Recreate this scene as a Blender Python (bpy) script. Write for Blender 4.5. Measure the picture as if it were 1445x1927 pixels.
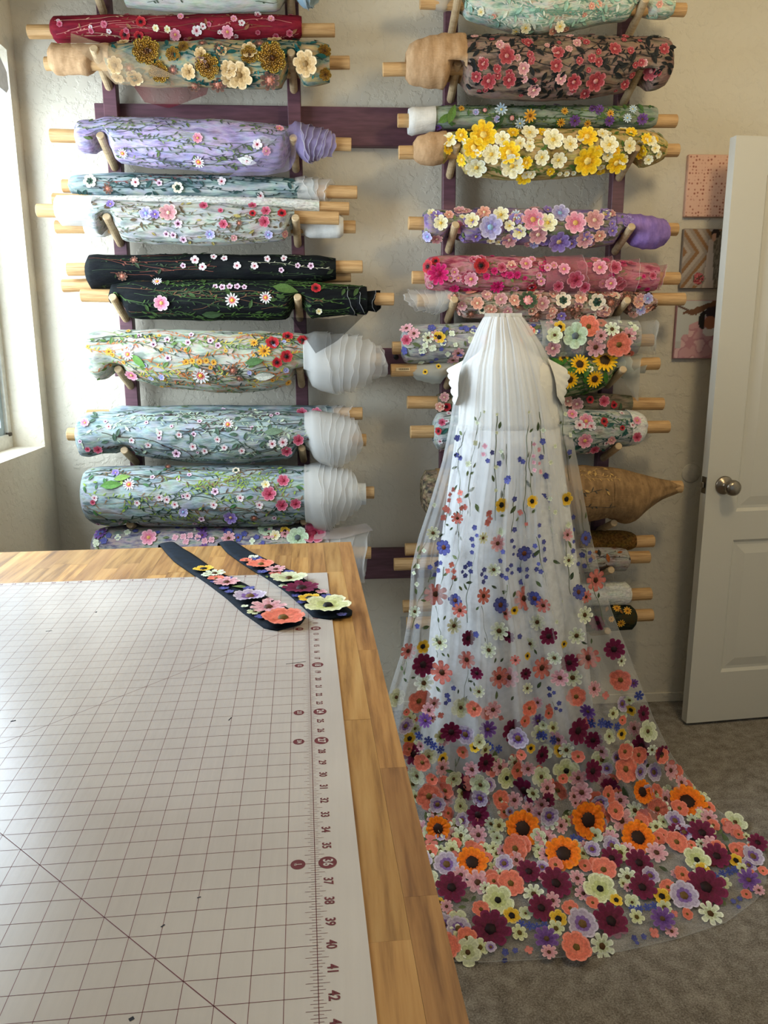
import bpy, math, random
import numpy as np
from math import sin, cos, pi, radians
from mathutils import Vector, Matrix, noise
from mathutils.bvhtree import BVHTree
random.seed(7)
SC = bpy.context.scene
for o in list(bpy.data.objects): bpy.data.objects.remove(o)

# ------------------------------------------------------------------ camera
IN = .0254
F_PX = 1477.1
PITCH, YAW, ROLL = radians(12.39), radians(3.829), radians(-.256)
CAM = Vector((.05442, -1.55846, 1.40172))
FWD = Vector((sin(YAW)*cos(PITCH), cos(YAW)*cos(PITCH), -sin(PITCH)))
R0 = Vector((cos(YAW), -sin(YAW), 0)); U0 = R0.cross(FWD)
RT = R0*cos(ROLL)+U0*sin(ROLL); UP = U0*cos(ROLL)-R0*sin(ROLL)
cd = bpy.data.cameras.new('camera'); cam = bpy.data.objects.new('camera', cd)
SC.collection.objects.link(cam)
cd.sensor_fit = 'VERTICAL'; cd.sensor_height = 36; cd.sensor_width = 27; cd.lens = 36*F_PX/1927
cd.clip_start = .02
cam.matrix_world = Matrix(((RT.x, UP.x, -FWD.x, CAM.x), (RT.y, UP.y, -FWD.y, CAM.y), (RT.z, UP.z, -FWD.z, CAM.z), (0, 0, 0, 1)))
SC.camera = cam

# ------------------------------------------------------------------ light
SC.view_settings.view_transform = 'Standard'
try: SC.view_settings.look = 'None'
except Exception: pass
SC.view_settings.gamma = 1.0
SC.view_settings.use_curve_mapping = False
SC.view_settings.exposure = .12
world = bpy.data.worlds.new('daylight'); SC.world = world; world.use_nodes = True
wb = world.node_tree.nodes['Background']
wb.inputs[0].default_value = (.74, .87, 1.0, 1); wb.inputs[1].default_value = .40

def area(name, loc, target, sx, sy, power, color, spread=180):
    l = bpy.data.lights.new(name, 'AREA'); l.shape = 'RECTANGLE'; l.size = sx; l.size_y = sy
    l.energy = power; l.color = color; l.spread = radians(spread)
    o = bpy.data.objects.new(name, l); SC.collection.objects.link(o)
    o.location = loc; o.rotation_euler = (Vector(target)-Vector(loc)).to_track_quat('-Z', 'Y').to_euler()
    return o
# daylight that comes in through the window in the left wall
area('window_daylight', (-1.5, .5, 1.75), (1.0, .5, 1.15), 2.4, 2.0, 205, (.74, .88, 1.0))

# ------------------------------------------------------------------ helpers
def ray(x, y): return FWD+RT*((x-722.5)/F_PX)-UP*((y-963.5)/F_PX)
def aty(x, y, Y): d = ray(x, y); return CAM+d*((Y-CAM.y)/d.y)
def atx(x, y, X): d = ray(x, y); return CAM+d*((X-CAM.x)/d.x)
def atz(x, y, Z): d = ray(x, y); return CAM+d*((Z-CAM.z)/d.z)
def depth(P): return (P-CAM).dot(FWD)
def px2m(P): return depth(P)/F_PX
def lin(h):
    h = h.lstrip('#'); r = []
    for i in (0, 2, 4):
        c = int(h[i:i+2], 16)/255; r.append(c/12.92 if c <= .04045 else ((c+.055)/1.055)**2.4)
    return (r[0], r[1], r[2], 1)

class NT:
    def __init__(s, name):
        s.m = bpy.data.materials.new(name); s.m.use_nodes = True
        s.t = s.m.node_tree; s.N = s.t.nodes; s.b = s.N['Principled BSDF']; s.out = s.N['Material Output']
    def n(s, typ, **kw):
        nd = s.N.new(typ)
        for k, v in kw.items():
            if k.startswith('i_'):
                k2 = k[2:]; nd.inputs[int(k2) if k2.isdigit() else k2.replace('_', ' ')].default_value = v
            else: setattr(nd, k, v)
        return nd
    def l(s, a, b): s.t.links.new(a, b)
    def coords(s, scale=(1, 1, 1), typ='Object', rand=False):
        c = s.n('ShaderNodeTexCoord'); mp = s.n('ShaderNodeMapping'); mp.inputs['Scale'].default_value = scale
        s.l(c.outputs[typ], mp.inputs['Vector'])
        if rand:
            oi = s.n('ShaderNodeObjectInfo'); mu = s.n('ShaderNodeMath', operation='MULTIPLY', i_1=37.0)
            s.l(oi.outputs['Random'], mu.inputs[0]); s.l(mu.outputs[0], mp.inputs['Location'])
        return mp.outputs[0]
    def noise(s, vec, scale, detail=3, rough=.5):
        nd = s.n('ShaderNodeTexNoise', i_Scale=scale, i_Detail=detail, i_Roughness=rough); s.l(vec, nd.inputs['Vector']); return nd.outputs['Fac']
    def ramp(s, fac, stops, interp='LINEAR'):
        r = s.n('ShaderNodeValToRGB'); e = r.color_ramp.elements; r.color_ramp.interpolation = interp
        while len(e) < len(stops): e.new(.5)
        for el, (p, c) in zip(e, stops): el.position = p; el.color = lin(c) if isinstance(c, str) else c
        s.l(fac, r.inputs[0]); return r.outputs[0]
    def bump(s, h, strength=.3, dist=.002):
        b = s.n('ShaderNodeBump', i_Strength=strength, i_Distance=dist); s.l(h, b.inputs['Height']); s.l(b.outputs[0], s.b.inputs['Normal'])
MATS = {}
def plain(hexc, rough=.7, metal=0, spec=.3, sheen=0):
    k = (hexc, rough, metal)
    if k not in MATS:
        t = NT('m_'+hexc.strip('#')); v = t.coords((1, 1, 1)); f = t.noise(v, 60, 2)
        base = lin(hexc); dk = tuple(c*.88 for c in base[:3])+(1,); lt = tuple(min(1, c*1.08) for c in base[:3])+(1,)
        t.l(t.ramp(f, [(.3, dk), (.7, lt)]), t.b.inputs['Base Color'])
        t.b.inputs['Roughness'].default_value = rough; t.b.inputs['Metallic'].default_value = metal
        t.b.inputs['Specular IOR Level'].default_value = spec
        MATS[k] = t.m
    return MATS[k]
def thread(hexc):      # embroidery thread: satin, fine radial stitch relief
    k = ('thread', hexc)
    if k not in MATS:
        t = NT('thread_'+hexc.strip('#')); v = t.coords((1, 1, 1)); f = t.noise(v, 7, 3, .7)
        base = lin(hexc); dk = tuple(c*.72 for c in base[:3])+(1,); lt = tuple(min(1, c*1.12) for c in base[:3])+(1,)
        t.l(t.ramp(f, [(.35, dk), (.65, lt)]), t.b.inputs['Base Color'])
        t.b.inputs['Roughness'].default_value = .6; t.b.inputs['Specular IOR Level'].default_value = .25
        MATS[k] = t.m
    return MATS[k]
def tulle(name, hexc, opaq, attr=None, trans=.35):
    t = NT(name); N = t.n
    d = N('ShaderNodeBsdfDiffuse'); d.inputs[0].default_value = lin(hexc)
    tl = N('ShaderNodeBsdfTranslucent'); tl.inputs[0].default_value = lin(hexc)
    mx = N('ShaderNodeMixShader', i_0=trans); t.l(d.outputs[0], mx.inputs[1]); t.l(tl.outputs[0], mx.inputs[2])
    tr = N('ShaderNodeBsdfTransparent'); m2 = N('ShaderNodeMixShader', i_0=opaq)
    t.l(tr.outputs[0], m2.inputs[1]); t.l(mx.outputs[0], m2.inputs[2])
    if attr:
        a = N('ShaderNodeAttribute', attribute_name=attr); t.l(a.outputs['Fac'], m2.inputs[0])
    t.l(m2.outputs[0], t.out.inputs['Surface']); t.N.remove(t.b)
    return t.m
def cloth(name, cols, scale=(6, 30, 30), amp=1.0, bump=.4, rough=.8, sharp=.12, hint=.12):   # layered embroidered cloth seen through its own tulle
    t = NT(name); v = t.coords(scale); f = t.noise(v, 2.2, 4, .6)
    n = len(cols); st = [(.5+sharp*2.2*(i-(n-1)/2)/max(1, n-1), c) for i, c in enumerate(cols)]
    nc = t.n('ShaderNodeTexNoise', i_Scale=16.0, i_Detail=3.0); t.l(t.coords((1.6, 3, 3)), nc.inputs['Vector'])
    mx = t.n('ShaderNodeMix', data_type='RGBA', blend_type='OVERLAY'); mx.inputs[0].default_value = hint if len(cols) > 2 else 0
    hs = t.n('ShaderNodeHueSaturation'); hs.inputs['Saturation'].default_value = 2.4; t.l(nc.outputs['Color'], hs.inputs['Color'])
    t.l(t.ramp(f, st), mx.inputs[6]); t.l(hs.outputs[0], mx.inputs[7]); t.l(mx.outputs[2], t.b.inputs['Base Color'])
    t.b.inputs['Roughness'].default_value = rough; t.b.inputs['Specular IOR Level'].default_value = .15
    t.bump(t.noise(t.coords((40, 160, 160)), 1.5, 3), bump, .004)
    return t.m

def link(o, parent=None, ploc=None):
    SC.collection.objects.link(o)
    if parent:
        o.parent = parent; o.matrix_parent_inverse = Matrix.Translation(-parent.location)
    return o
def empty(name, loc, label, cat, group=None):
    o = bpy.data.objects.new(name, None); o.location = loc; o.empty_display_size = .05
    SC.collection.objects.link(o); o['label'] = label; o['category'] = cat
    if group: o['group'] = group
    return o
def mesh(name, V, Fc, mats, parent=None, smooth=False, mi=None, label=None, cat=None, kind=None, group=None):
    me = bpy.data.meshes.new(name); me.from_pydata([tuple(v) for v in V], [], Fc); me.update()
    for m in (mats if isinstance(mats, (list, tuple)) else [mats]): me.materials.append(m)
    if mi is not None: me.polygons.foreach_set('material_index', mi)
    if smooth: me.polygons.foreach_set('use_smooth', [True]*len(me.polygons))
    o = bpy.data.objects.new(name, me); link(o, parent)
    if label: o['label'] = label
    if cat: o['category'] = cat
    if kind: o['kind'] = kind
    if group: o['group'] = group
    return o
class MB:
    def __init__(s): s.V = []; s.F = []; s.M = []
    def add(s, V, Fc, m=0):
        b = len(s.V); s.V += [Vector(v) for v in V]; s.F += [tuple(i+b for i in f) for f in Fc]; s.M += [m]*len(Fc); return s
    def box(s, a, b, m=0, T=None, bev=0):
        x0, y0, z0 = a; x1, y1, z1 = b
        if bev:
            V = []
            for (X, Y, Z) in [(x, y, z) for z in (0, 1) for y in (0, 1) for x in (0, 1)]:
                px, py, pz = (x0, x1)[X], (y0, y1)[Y], (z0, z1)[Z]; sx, sy, sz = (1, -1)[X], (1, -1)[Y], (1, -1)[Z]
                V += [(px+sx*bev, py+sy*bev, pz), (px+sx*bev, py, pz+sz*bev), (px, py+sy*bev, pz+sz*bev)]
            import itertools
            Fc = []
            def id(X, Y, Z, k): return ((Z*2+Y)*2+X)*3+k
            Fc += [[id(0,0,0,0), id(0,1,0,0), id(1,1,0,0), id(1,0,0,0)], [id(0,0,1,0), id(1,0,1,0), id(1,1,1,0), id(0,1,1,0)],
                   [id(0,0,0,1), id(1,0,0,1), id(1,0,1,1), id(0,0,1,1)], [id(0,1,0,1), id(0,1,1,1), id(1,1,1,1), id(1,1,0,1)],
                   [id(0,0,0,2), id(0,0,1,2), id(0,1,1,2), id(0,1,0,2)], [id(1,0,0,2), id(1,1,0,2), id(1,1,1,2), id(1,0,1,2)]]
            for Y in (0, 1):
                for Z in (0, 1): Fc.append([id(0,Y,Z,0), id(1,Y,Z,0), id(1,Y,Z,1), id(0,Y,Z,1)])
            for X in (0, 1):
                for Z in (0, 1): Fc.append([id(X,0,Z,0), id(X,1,Z,0), id(X,1,Z,2), id(X,0,Z,2)])
            for X in (0, 1):
                for Y in (0, 1): Fc.append([id(X,Y,0,1), id(X,Y,1,1), id(X,Y,1,2), id(X,Y,0,2)])
            for X, Y, Z in itertools.product((0, 1), repeat=3): Fc.append([id(X,Y,Z,0), id(X,Y,Z,1), id(X,Y,Z,2)])
        else:
            V = [(x, y, z) for z in (z0, z1) for y in (y0, y1) for x in (x0, x1)]
            Fc = [[0,2,3,1], [4,5,7,6], [0,1,5,4], [2,6,7,3], [0,4,6,2], [1,3,7,5]]
        if T: V = [T(*v) for v in V]
        return s.add(V, Fc, m)
    def tube(s, A, B, r, n=12, m=0, r2=None, bev=0):
        A, B = Vector(A), Vector(B); ax = (B-A).normalized(); u = ax.orthogonal().normalized(); w = ax.cross(u); r2 = r if r2 is None else r2
        st = [(A, r-bev), (A+ax*bev, r), (B-ax*bev, r2), (B, r2-bev)] if bev else [(A, r), (B, r2)]
        V = [p+(u*cos(2*pi*k/n)+w*sin(2*pi*k/n))*q for p, q in st for k in range(n)]
        Fc = [[i*n+k, i*n+(k+1) % n, (i+1)*n+(k+1) % n, (i+1)*n+k] for i in range(len(st)-1) for k in range(n)]
        Fc += [list(range(n-1, -1, -1)), [(len(st)-1)*n+k for k in range(n)]]
        return s.add(V, Fc, m)
    def lathe(s, prof, n=24, m=0, origin=(0, 0, 0), axis=(0, 0, 1)):
        ax = Vector(axis).normalized(); u = ax.orthogonal().normalized(); w = ax.cross(u); O = Vector(origin)
        V = [O+ax*h+(u*cos(2*pi*k/n)+w*sin(2*pi*k/n))*r for r, h in prof for k in range(n)]
        Fc = [[i*n+k, i*n+(k+1) % n, (i+1)*n+(k+1) % n, (i+1)*n+k] for i in range(len(prof)-1) for k in range(n)]
        Fc += [list(range(n-1, -1, -1)), [(len(prof)-1)*n+k for k in range(n)]]
        return s.add(V, Fc, m)
    def ribbon(s, P, Nn, w, m=0):     # flat strip along points P, facing normals Nn
        k = len(P)
        if k < 2: return s
        V = []
        for i in range(k):
            t = (P[min(k-1, i+1)]-P[max(0, i-1)]); sd = t.cross(Nn[i])
            sd = sd.normalized() if sd.length > 1e-9 else Vector((0, 0, 1))
            ww = w if not isinstance(w, (list, tuple)) else w[i]
            V += [P[i]+sd*ww/2, P[i]-sd*ww/2]
        return s.add(V, [[2*i, 2*i+1, 2*i+3, 2*i+2] for i in range(k-1)], m)
    def make(s, name, mats, parent=None, smooth=False, **kw):
        return mesh(name, s.V, s.F, mats, parent, smooth, s.M, **kw)

def bvh_of(*objs):
    V = []; Fc = []
    for o in objs:
        b = len(V); V += [v.co.copy() for v in o.data.vertices]; Fc += [tuple(i+b for i in p.vertices) for p in o.data.polygons]
    return BVHTree.FromPolygons(V, Fc)
def cast(bv, x, y):
    loc, nor, i, d = bv.ray_cast(CAM, ray(x, y).normalized())
    if loc is None: return None, None
    if nor.dot(ray(x, y)) > 0: nor = -nor
    return loc, nor

# ------------------------------------------------------------------ flower kinds
#  n petals, valley radius, tip power, cup, petal, edge, ring, centre, centre radius
FK = {
 'B': (9, .74, 1.5, .16, '#650c36', '#761844', '#5c0a2e', '#24090d', .27),
 'O': (13, .86, 1.6, .20, '#ee7404', '#f78612', '#d45f04', '#2c140a', .40),
 'C': (7, .88, 1.6, .22, '#de725c', '#ea8c78', '#e07a62', '#6d5320', .22),
 'K': (8, .52, 2.2, .12, '#d0796e', '#c0685e', '#c26a60', '#46270f', .24),
 'W': (8, .48, 2.2, .12, '#d3d9bd', '#f0f3de', '#b9c09a', '#51330f', .24),
 'A': (5, .74, 2.0, .20, '#cfd39f', '#e6e8c4', '#bcc282', '#17110d', .20),
 'a': (5, .74, 2.0, .20, '#cdd2ae', '#dfe2c2', '#b7bd8e', '#55371a', .18),
 'L': (8, .85, 1.8, .24, '#b5a6bd', '#cdc2d2', '#7d5c9c', '#6f522a', .26),
 'P': (9, .6, 1.4, .12, '#6b4488', '#7c569a', '#5a3578', '#5f4528', .20),
 'Y': (6, .78, 2.0, .14, '#dfb22e', '#eecb5a', '#cf9d20', '#110d0a', .36),
 'U': (8, .78, 2.0, .14, '#54599e', '#42478a', '#4a5098', '#66381a', .30),
 'H': (8, .62, 2.0, .14, '#d49ba2', '#e3b6ba', '#c78a92', '#553520', .24),
 'S': (6, .58, 2.0, .10, '#cfd2a4', '#e0e3be', '#bfc48c', '#5e4818', .28),
 'u': (5, .64, 2.0, .10, '#565a9c', '#454986', '#50549a', '#7074b4', .14),
 'w': (4, .58, 2.0, .12, '#dde6cc', '#eef4e0', '#ced8b4', '#e0e8cc', .10),
 'k': (4, .58, 2.0, .12, '#d47e74', '#c06a60', '#ce746a', '#e08a80', .10),
 'h': (4, .62, 2.0, .12, '#dca4b0', '#eabcc8', '#d090a0', '#e8b8c4', .10),
 'D': (6, .35, 1.6, .10, '#434f98', '#505ca6', '#38448c', '#5a66b0', .14),
 'R': (6, .84, 1.8, .18, '#ac1f2a', '#c03a3c', '#6a0c14', '#0f0607', .26),
 'd': (12, .40, 1.0, .08, '#d8d4d0', '#e6e2de', '#cf3038', '#e0b040', .22),
 's': (5, .60, 2.0, .08, '#d9b8cb', '#efdbe6', '#b07898', '#3f0f20', .26),
 'q': (5, .66, 2.0, .08, '#d6cccc', '#e2dcdc', '#e0b4bc', '#8a2030', .22),
 'r': (7, .74, 1.8, .20, '#9c3a40', '#b8686a', '#8a2a34', '#c08078', .22),
 'p': (6, .76, 1.8, .18, '#b85068', '#cf8a98', '#a63850', '#8a1c34', .26),
 'M': (9, .62, 1.6, .18, '#cc1c68', '#e04488', '#b01055', '#a00f48', .24),
 'I': (7, .76, 1.8, .18, '#dd8fa4', '#efb8c4', '#cc7088', '#d8a860', .22),
 'i': (7, .76, 1.8, .18, '#c98f92', '#e2b8b0', '#b87a80', '#e0c0a0', .20),
 'e': (8, .74, 1.8, .20, '#efc018', '#f6d348', '#e0a810', '#efd070', .24),
 'c': (6, .70, 2.0, .18, '#ece4bc', '#f8f4dc', '#e0d49c', '#e2b848', .18),
 'v': (7, .78, 1.8, .18, '#a9a3cc', '#c8c4e2', '#8f88c0', '#90b8d8', .22),
 'V': (7, .72, 1.8, .20, '#8a74b8', '#a896d0', '#7860a8', '#c8a878', .20),
 'n': (6, .74, 1.8, .16, '#dfa08c', '#efc0ae', '#cc8674', '#f0d8b0', .20),
 'x': (16, .6, 1.0, .10, '#f0b40a', '#f7c82a', '#d89206', '#3a2608', .38),
 'z': (8, .74, 1.6, .14, '#33442e', '#4c5c40', '#d8848c', '#e8a8a0', .34),
 'Z': (6, .72, 1.8, .16, '#e6d6bc', '#f2e6d2', '#2f4a3a', '#1f3428', .22),
 'm': (6, .80, 1.8, .14, '#bcd0b0', '#ccdcc2', '#a8c09c', '#5a6468', .26),
 'l': (10, .40, 1.1, .08, '#c7dcea', '#e4f0f8', '#8fb4d0', '#e0d080', .20),
 'f': (10, .40, 1.1, .08, '#e8a830', '#f2bf54', '#c88418', '#7a4a10', .22),
 'b': (8, .55, 1.4, .12, '#5a4034', '#7a5646', '#9a5a48', '#c8846c', .26),
 't': (7, .78, 1.8, .16, '#c9a774', '#dcc094', '#b08c58', '#8a6a3c', .22),
}
SEQ = {}
def sequin(hexc):
    if hexc not in SEQ:
        t = NT('sequin_'+hexc.strip('#')); v = t.coords((1, 1, 1)); vo = t.n('ShaderNodeTexVoronoi', i_Scale=9.0); t.l(v, vo.inputs['Vector'])
        base = lin(hexc); t.l(t.ramp(vo.outputs['Distance'], [(.1, tuple(min(1, c*1.3) for c in base[:3])+(1,)), (.6, tuple(c*.35 for c in base[:3])+(1,))]), t.b.inputs['Base Color'])
        t.b.inputs['Metallic'].default_value = .3; t.b.inputs['Roughness'].default_value = .3; t.bump(vo.outputs['Distance'], .8, .2); SEQ[hexc] = t.m
    return SEQ[hexc]
FM = {}
def flower_mesh(k):
    if k in FM: return FM[k]
    metal = None
    if k == 'G': n, val, pw, cup, cp, ce, cr, cc, rc = 7, .82, 1.6, .12, '#d89a28', '#ecb840', '#c08420', '#8a5014', .2; metal = 1
    else: n, val, pw, cup, cp, ce, cr, cc, rc = FK[k]
    seg = 8 if n <= 6 else 6
    A = n*seg; V = []; Fc = []; mi = []
    rng = random.Random(hash(k) % 999 if False else ord(k))
    pl = [1+rng.uniform(-.08, .06) for _ in range(n)]; pz = [rng.uniform(-.05, .05) for _ in range(n)]
    rings = [rc*.9, .52, .86, 1.0]
    for ri, rho in enumerate(rings):
        for j in range(A):
            p = j//seg; ph = abs(((j % seg)/seg)-.5)*2     # 0 mid petal, 1 valley
            ro = (val+(1-val)*max(0, 1-ph**(1.3+pw*.7))**(.62 if pw > 1.15 else 1.0))*pl[p] if ph < 1 else val
            rr = rho*ro if rho > rc else rho
            if ri == 1: rr = max(rr, rc*.95)
            th = 2*pi*(j+.5*0)/A
            z = cup*rho*rho*.45+.06*(1-ph*ph)*sin(rho*pi*.8)+pz[p]*rho*(1-ph)+(.035 if ri == 3 and j % 2 else 0)
            V.append((rr*cos(th), rr*sin(th), z))
    for ri in range(3):
        for j in range(A):
            Fc.append([ri*A+j, (ri+1)*A+j, (ri+1)*A+(j+1) % A, ri*A+(j+1) % A]); mi.append([1, 0, 2][ri])
    # raised stitched centre
    b = len(V); nc = 10
    for rr, z in ((rc*1.02, .03), (rc*.75, .12)):
        for j in range(nc): V.append((rr*cos(2*pi*j/nc)*(1+.12*(j % 2)), rr*sin(2*pi*j/nc)*(1+.12*(j % 2)), z))
    V.append((0, 0, .10))
    for j in range(nc):
        Fc.append([b+j, b+(j+1) % nc, b+nc+(j+1) % nc, b+nc+j]); mi.append(3)
        Fc.append([b+nc+j, b+nc+(j+1) % nc, b+2*nc]); mi.append(3)
    me = bpy.data.meshes.new('flower'); me.from_pydata(V, [], Fc)
    for c in (cp, cr, ce, cc): me.materials.append(sequin(c) if metal else thread(c))
    me.polygons.foreach_set('material_index', mi); me.polygons.foreach_set('use_smooth', [True]*len(Fc)); me.update()
    FM[k] = me; return me
LM = {}
def leaf_mesh(c, w=.42):
    k = (c, w)
    if k not in LM:
        st = [(-1, .02, 0), (-.5, w*.85, .06), (0, w, .1), (.5, w*.7, .07), (1, .02, 0)]
        V = []
        for x, hw, z in st: V += [(x, -hw, z), (x, 0, z*.3), (x, hw, z)]
        Fc = [[3*i+j, 3*i+3+j, 3*i+4+j, 3*i+1+j] for i in range(4) for j in range(2)]
        me = bpy.data.meshes.new('leaf'); me.from_pydata(V, [], Fc); me.materials.append(thread(c)); me.update(); LM[k] = me
    return LM[k]
def stamp(name, me, parent, P, Nn, r, spin=None, lift=.0015, tilt=0):
    o = bpy.data.objects.new(name, me)
    z = Nn.normalized(); 
    if tilt: z = (z+Vector((random.uniform(-tilt, tilt), 0, random.uniform(-tilt, tilt)))).normalized()
    if name == 'flower': r *= 1.06
    x = Vector((1, 0, 0)); x = (x-z*x.dot(z))
    x = x.normalized() if x.length > .05 else z.orthogonal().normalized()
    y = z.cross(x); a = random.uniform(0, 2*pi) if spin is None else spin
    X = x*cos(a)+y*sin(a); Y = z.cross(X); Pl = P+z*lift
    m = Matrix(((X.x*r, Y.x*r, z.x*r, Pl.x), (X.y*r, Y.y*r, z.y*r, Pl.y), (X.z*r, Y.z*r, z.z*r, Pl.z), (0, 0, 0, 1)))
    SC.collection.objects.link(o); o.parent = parent; o.matrix_basis = Matrix.Translation(-parent.location) @ m
    return o

# ------------------------------------------------------------------ the room
YW, XL, XR, ZC, YB = 1.235, -.917, 2.22, 2.75, -2.6
t = NT('wall_paint'); v = t.coords()
t.l(t.ramp(t.noise(v, 1.2, 2), [(.3, '#cfc7b5'), (.7, '#d6cebc')]), t.b.inputs['Base Color']); t.b.inputs['Roughness'].default_value = .75
t.b.inputs['Specular IOR Level'].default_value = .2
h = t.ramp(t.noise(v, 26, 4, .6), [(.47, (0, 0, 0, 1)), (.56, (1, 1, 1, 1))]); t.bump(h, .6, .002); WALL = t.m
t = NT('ceiling_paint'); t.b.inputs['Base Color'].default_value = lin('#c9c3b4'); t.b.inputs['Roughness'].default_value = .8
t.bump(t.noise(t.coords(), 30, 3), .3, .002); CEIL = t.m
t = NT('carpet'); v = t.coords()
f = t.noise(v, 240, 5, .85); g = t.noise(v, 26, 3, .6); mm = t.n('ShaderNodeMath', operation='MULTIPLY_ADD', i_1=.35); t.l(g, mm.inputs[0]); t.l(f, mm.inputs[2])
t.l(t.ramp(mm.outputs[0], [(.44, '#423a32'), (.64, '#8e857a'), (.82, '#c4bbae')]), t.b.inputs['Base Color']); t.b.inputs['Roughness'].default_value = .95
t.b.inputs['Specular IOR Level'].default_value = .05; t.bump(f, .9, .006); CARPET = t.m
WHITE = plain('#c9c6bb', .45)
def struct(name, mb, mats, parent=None, smooth=False, **kw):
    o = mb.make(name, mats, parent, smooth, **kw)
    if not parent: o['kind'] = 'structure'
    return o
struct('floor', MB().box((XL-.2, YB, -.05), (XR+.1, YW+.1, 0)), CARPET)
struct('wall_back', MB().box((XL-.2, YW, 0), (XR+.1, YW+.1, ZC)), WALL)
struct('ceiling', MB().box((XL-.2, YB, ZC), (XR+.1, YW+.1, ZC+.05)), CEIL)
struct('wall_right', MB().box((XR, YB, 0), (XR+.1, YW, ZC)), WALL)
struct('baseboard_back', MB().box((XL, YW-.008, 0), (XR, YW, .038), bev=.002), WALL)
# left wall with the window opening
pj = atx(85, 840, XL); zs = pj.z; yj = pj.y; zh = atx(15, 96, XL).z
REC = .115; yn = yj-1.35
lw = MB().box((XL-.16, YB, 0), (XL, YW, zs)).box((XL-.16, YB, zh), (XL, YW, ZC)).box((XL-.16, yj, zs), (XL, YW, zh)).box((XL-.16, YB, zs), (XL, yn, zh))
struct('wall_left', lw, WALL)
FRAME = plain('#d4d3cb', .4)
wf = MB(); fx0, fx1 = XL-.155, XL-.105; b = .045
wf.box((fx0, yn, zs), (fx1, yj, zs+b)).box((fx0, yn, zh-b), (fx1, yj, zh)).box((fx0, yj-b*.6, zs+b), (fx1, yj, zh-b)).box((fx0, yn, zs+b), (fx1, yn+b, zh-b))
w1 = bpy.data.objects.new('window_1', None); w1.location = (XL-.12, (yj+yn)/2, zs); SC.collection.objects.link(w1); w1['kind'] = 'structure'
wf.make('window_frame', FRAME, w1)
MB().box((fx0+.012, yj-b*.6-.028, zs+b), (fx1-.012, yj-b*.6, zh-b)).box((fx0+.012, yn+b, zs+b), (fx1-.012, yj-b*.6-.028, zs+b+.025)).make('sash', plain('#9fb0b8', .35), w1)
t = NT('window_glass'); tr = t.n('ShaderNodeBsdfTransparent'); gl = t.n('ShaderNodeBsdfGlossy', i_Roughness=.02); ms = t.n('ShaderNodeMixShader', i_0=.07)
t.l(tr.outputs[0], ms.inputs[1]); t.l(gl.outputs[0], ms.inputs[2]); t.l(ms.outputs[0], t.out.inputs['Surface'])
MB().box((fx0+.03, yn+b, zs+b), (fx0+.034, yj-b*.6-.028, zh-b)).make('pane', t.m, w1)
MB().box((fx1-.01, yj-.03, zs+b-.006), (fx1+.006, yj-.012, zs+b+.006), bev=.002).make('latch', plain('#4a4238', .5), w1)
# roller-blind end bracket at the window head
pb = atx(2, 140, XL+.01)
br = MB(); prof = [(.0, -.03), (.018, -.03), (.022, -.024), (.022, .024), (.018, .03), (.0, .03)]
pts = [(-.055, .02), (-.02, .035), (.03, -.0), (.032, -.045), (.012, -.062), (-.055, -.06)]
VV = [(XL-.005, pb.y+a-.01, pb.z+c+.012) for a, c in pts]+[(XL+.02, pb.y+a-.01, pb.z+c+.012) for a, c in pts]
n6 = len(pts)
br.add(VV, [list(range(n6)), list(range(2*n6-1, n6-1, -1))]+[[i, (i+1) % n6, n6+(i+1) % n6, n6+i] for i in range(n6)])
br.make('blind_bracket', plain('#b9bcc2', .25, 0, .6), label='grey plastic blind bracket at the head of the window', cat='bracket')

# door standing open in front of the back wall
dA = Vector((1.343, 1.024, 0)); dang = math.atan2(1.053-1.024, 1.673-1.343)
dr = empty('door_1', (dA.x, dA.y, 0), 'white panelled door with a brushed metal knob, standing open by the wall', 'door')
del dr['category'], dr['label']; dr['kind'] = 'structure'
DX = Vector((cos(dang), sin(dang), 0)); DY = Vector((-sin(dang), cos(dang), 0))
def dt(x, y, z): return dA+DX*x+DY*y+Vector((0, 0, z))
t = NT('door_paint'); t.b.inputs['Base Color'].default_value = lin('#c6c2b6'); t.b.inputs['Roughness'].default_value = .45
t.bump(t.noise(t.coords((90, 90, 5)), 2, 3), .12, .001); DOORM = t.m
DW, DH, DT, z0 = .76, 2.012, .035, .012
def front_x(px, py):   # x along the door, z, of a pixel on the door's front face
    d = ray(px, py); nrm = DY; s = (dA-CAM).dot(nrm)/d.dot(nrm); P = CAM+d*s; return (P-dA).dot(DX), P.z
lx = .118; zp = [front_x(1400, 1262)[1], front_x(1400, 1015)[1], front_x(1400, 962)[1], 1.93-.02]
cols = [lx, .345, .415, DW-lx]
db = MB()
def slab(x0, x1, za, zb): db.box((x0, 0, za), (x1, DT, zb), T=dt)
slab(0, DW, z0, zp[0]); slab(0, DW, zp[1], zp[2]); slab(0, DW, zp[3], z0+DH)
for xa, xb in ((0, cols[0]), (cols[1], cols[2]), (cols[3], DW)): slab(xa, xb, zp[0], zp[1]); slab(xa, xb, zp[2], zp[3])
db.make('door_leaf', DOORM, dr)
for (xa, xb) in ((cols[0], cols[1]), (cols[2], cols[3])):
    for za, zb in ((zp[0], zp[1]), (zp[2], zp[3])):
        mb = MB(); L = [(0, .0), (.010, .009), (.020, .009), (.052, .002)]; V = []
        for ins, dep in L: V += [dt(xa+ins, dep, za+ins), dt(xb-ins, dep, za+ins), dt(xb-ins, dep, zb-ins), dt(xa+ins, dep, zb-ins)]
        Fc = [[i*4+k, i*4+(k+1) % 4, i*4+4+(k+1) % 4, i*4+4+k] for i in range(3) for k in range(4)]+[[12, 13, 14, 15]]
        mb.add(V, Fc).make('panel', DOORM, dr)
METAL = plain('#8f8577', .28, 1)
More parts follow.
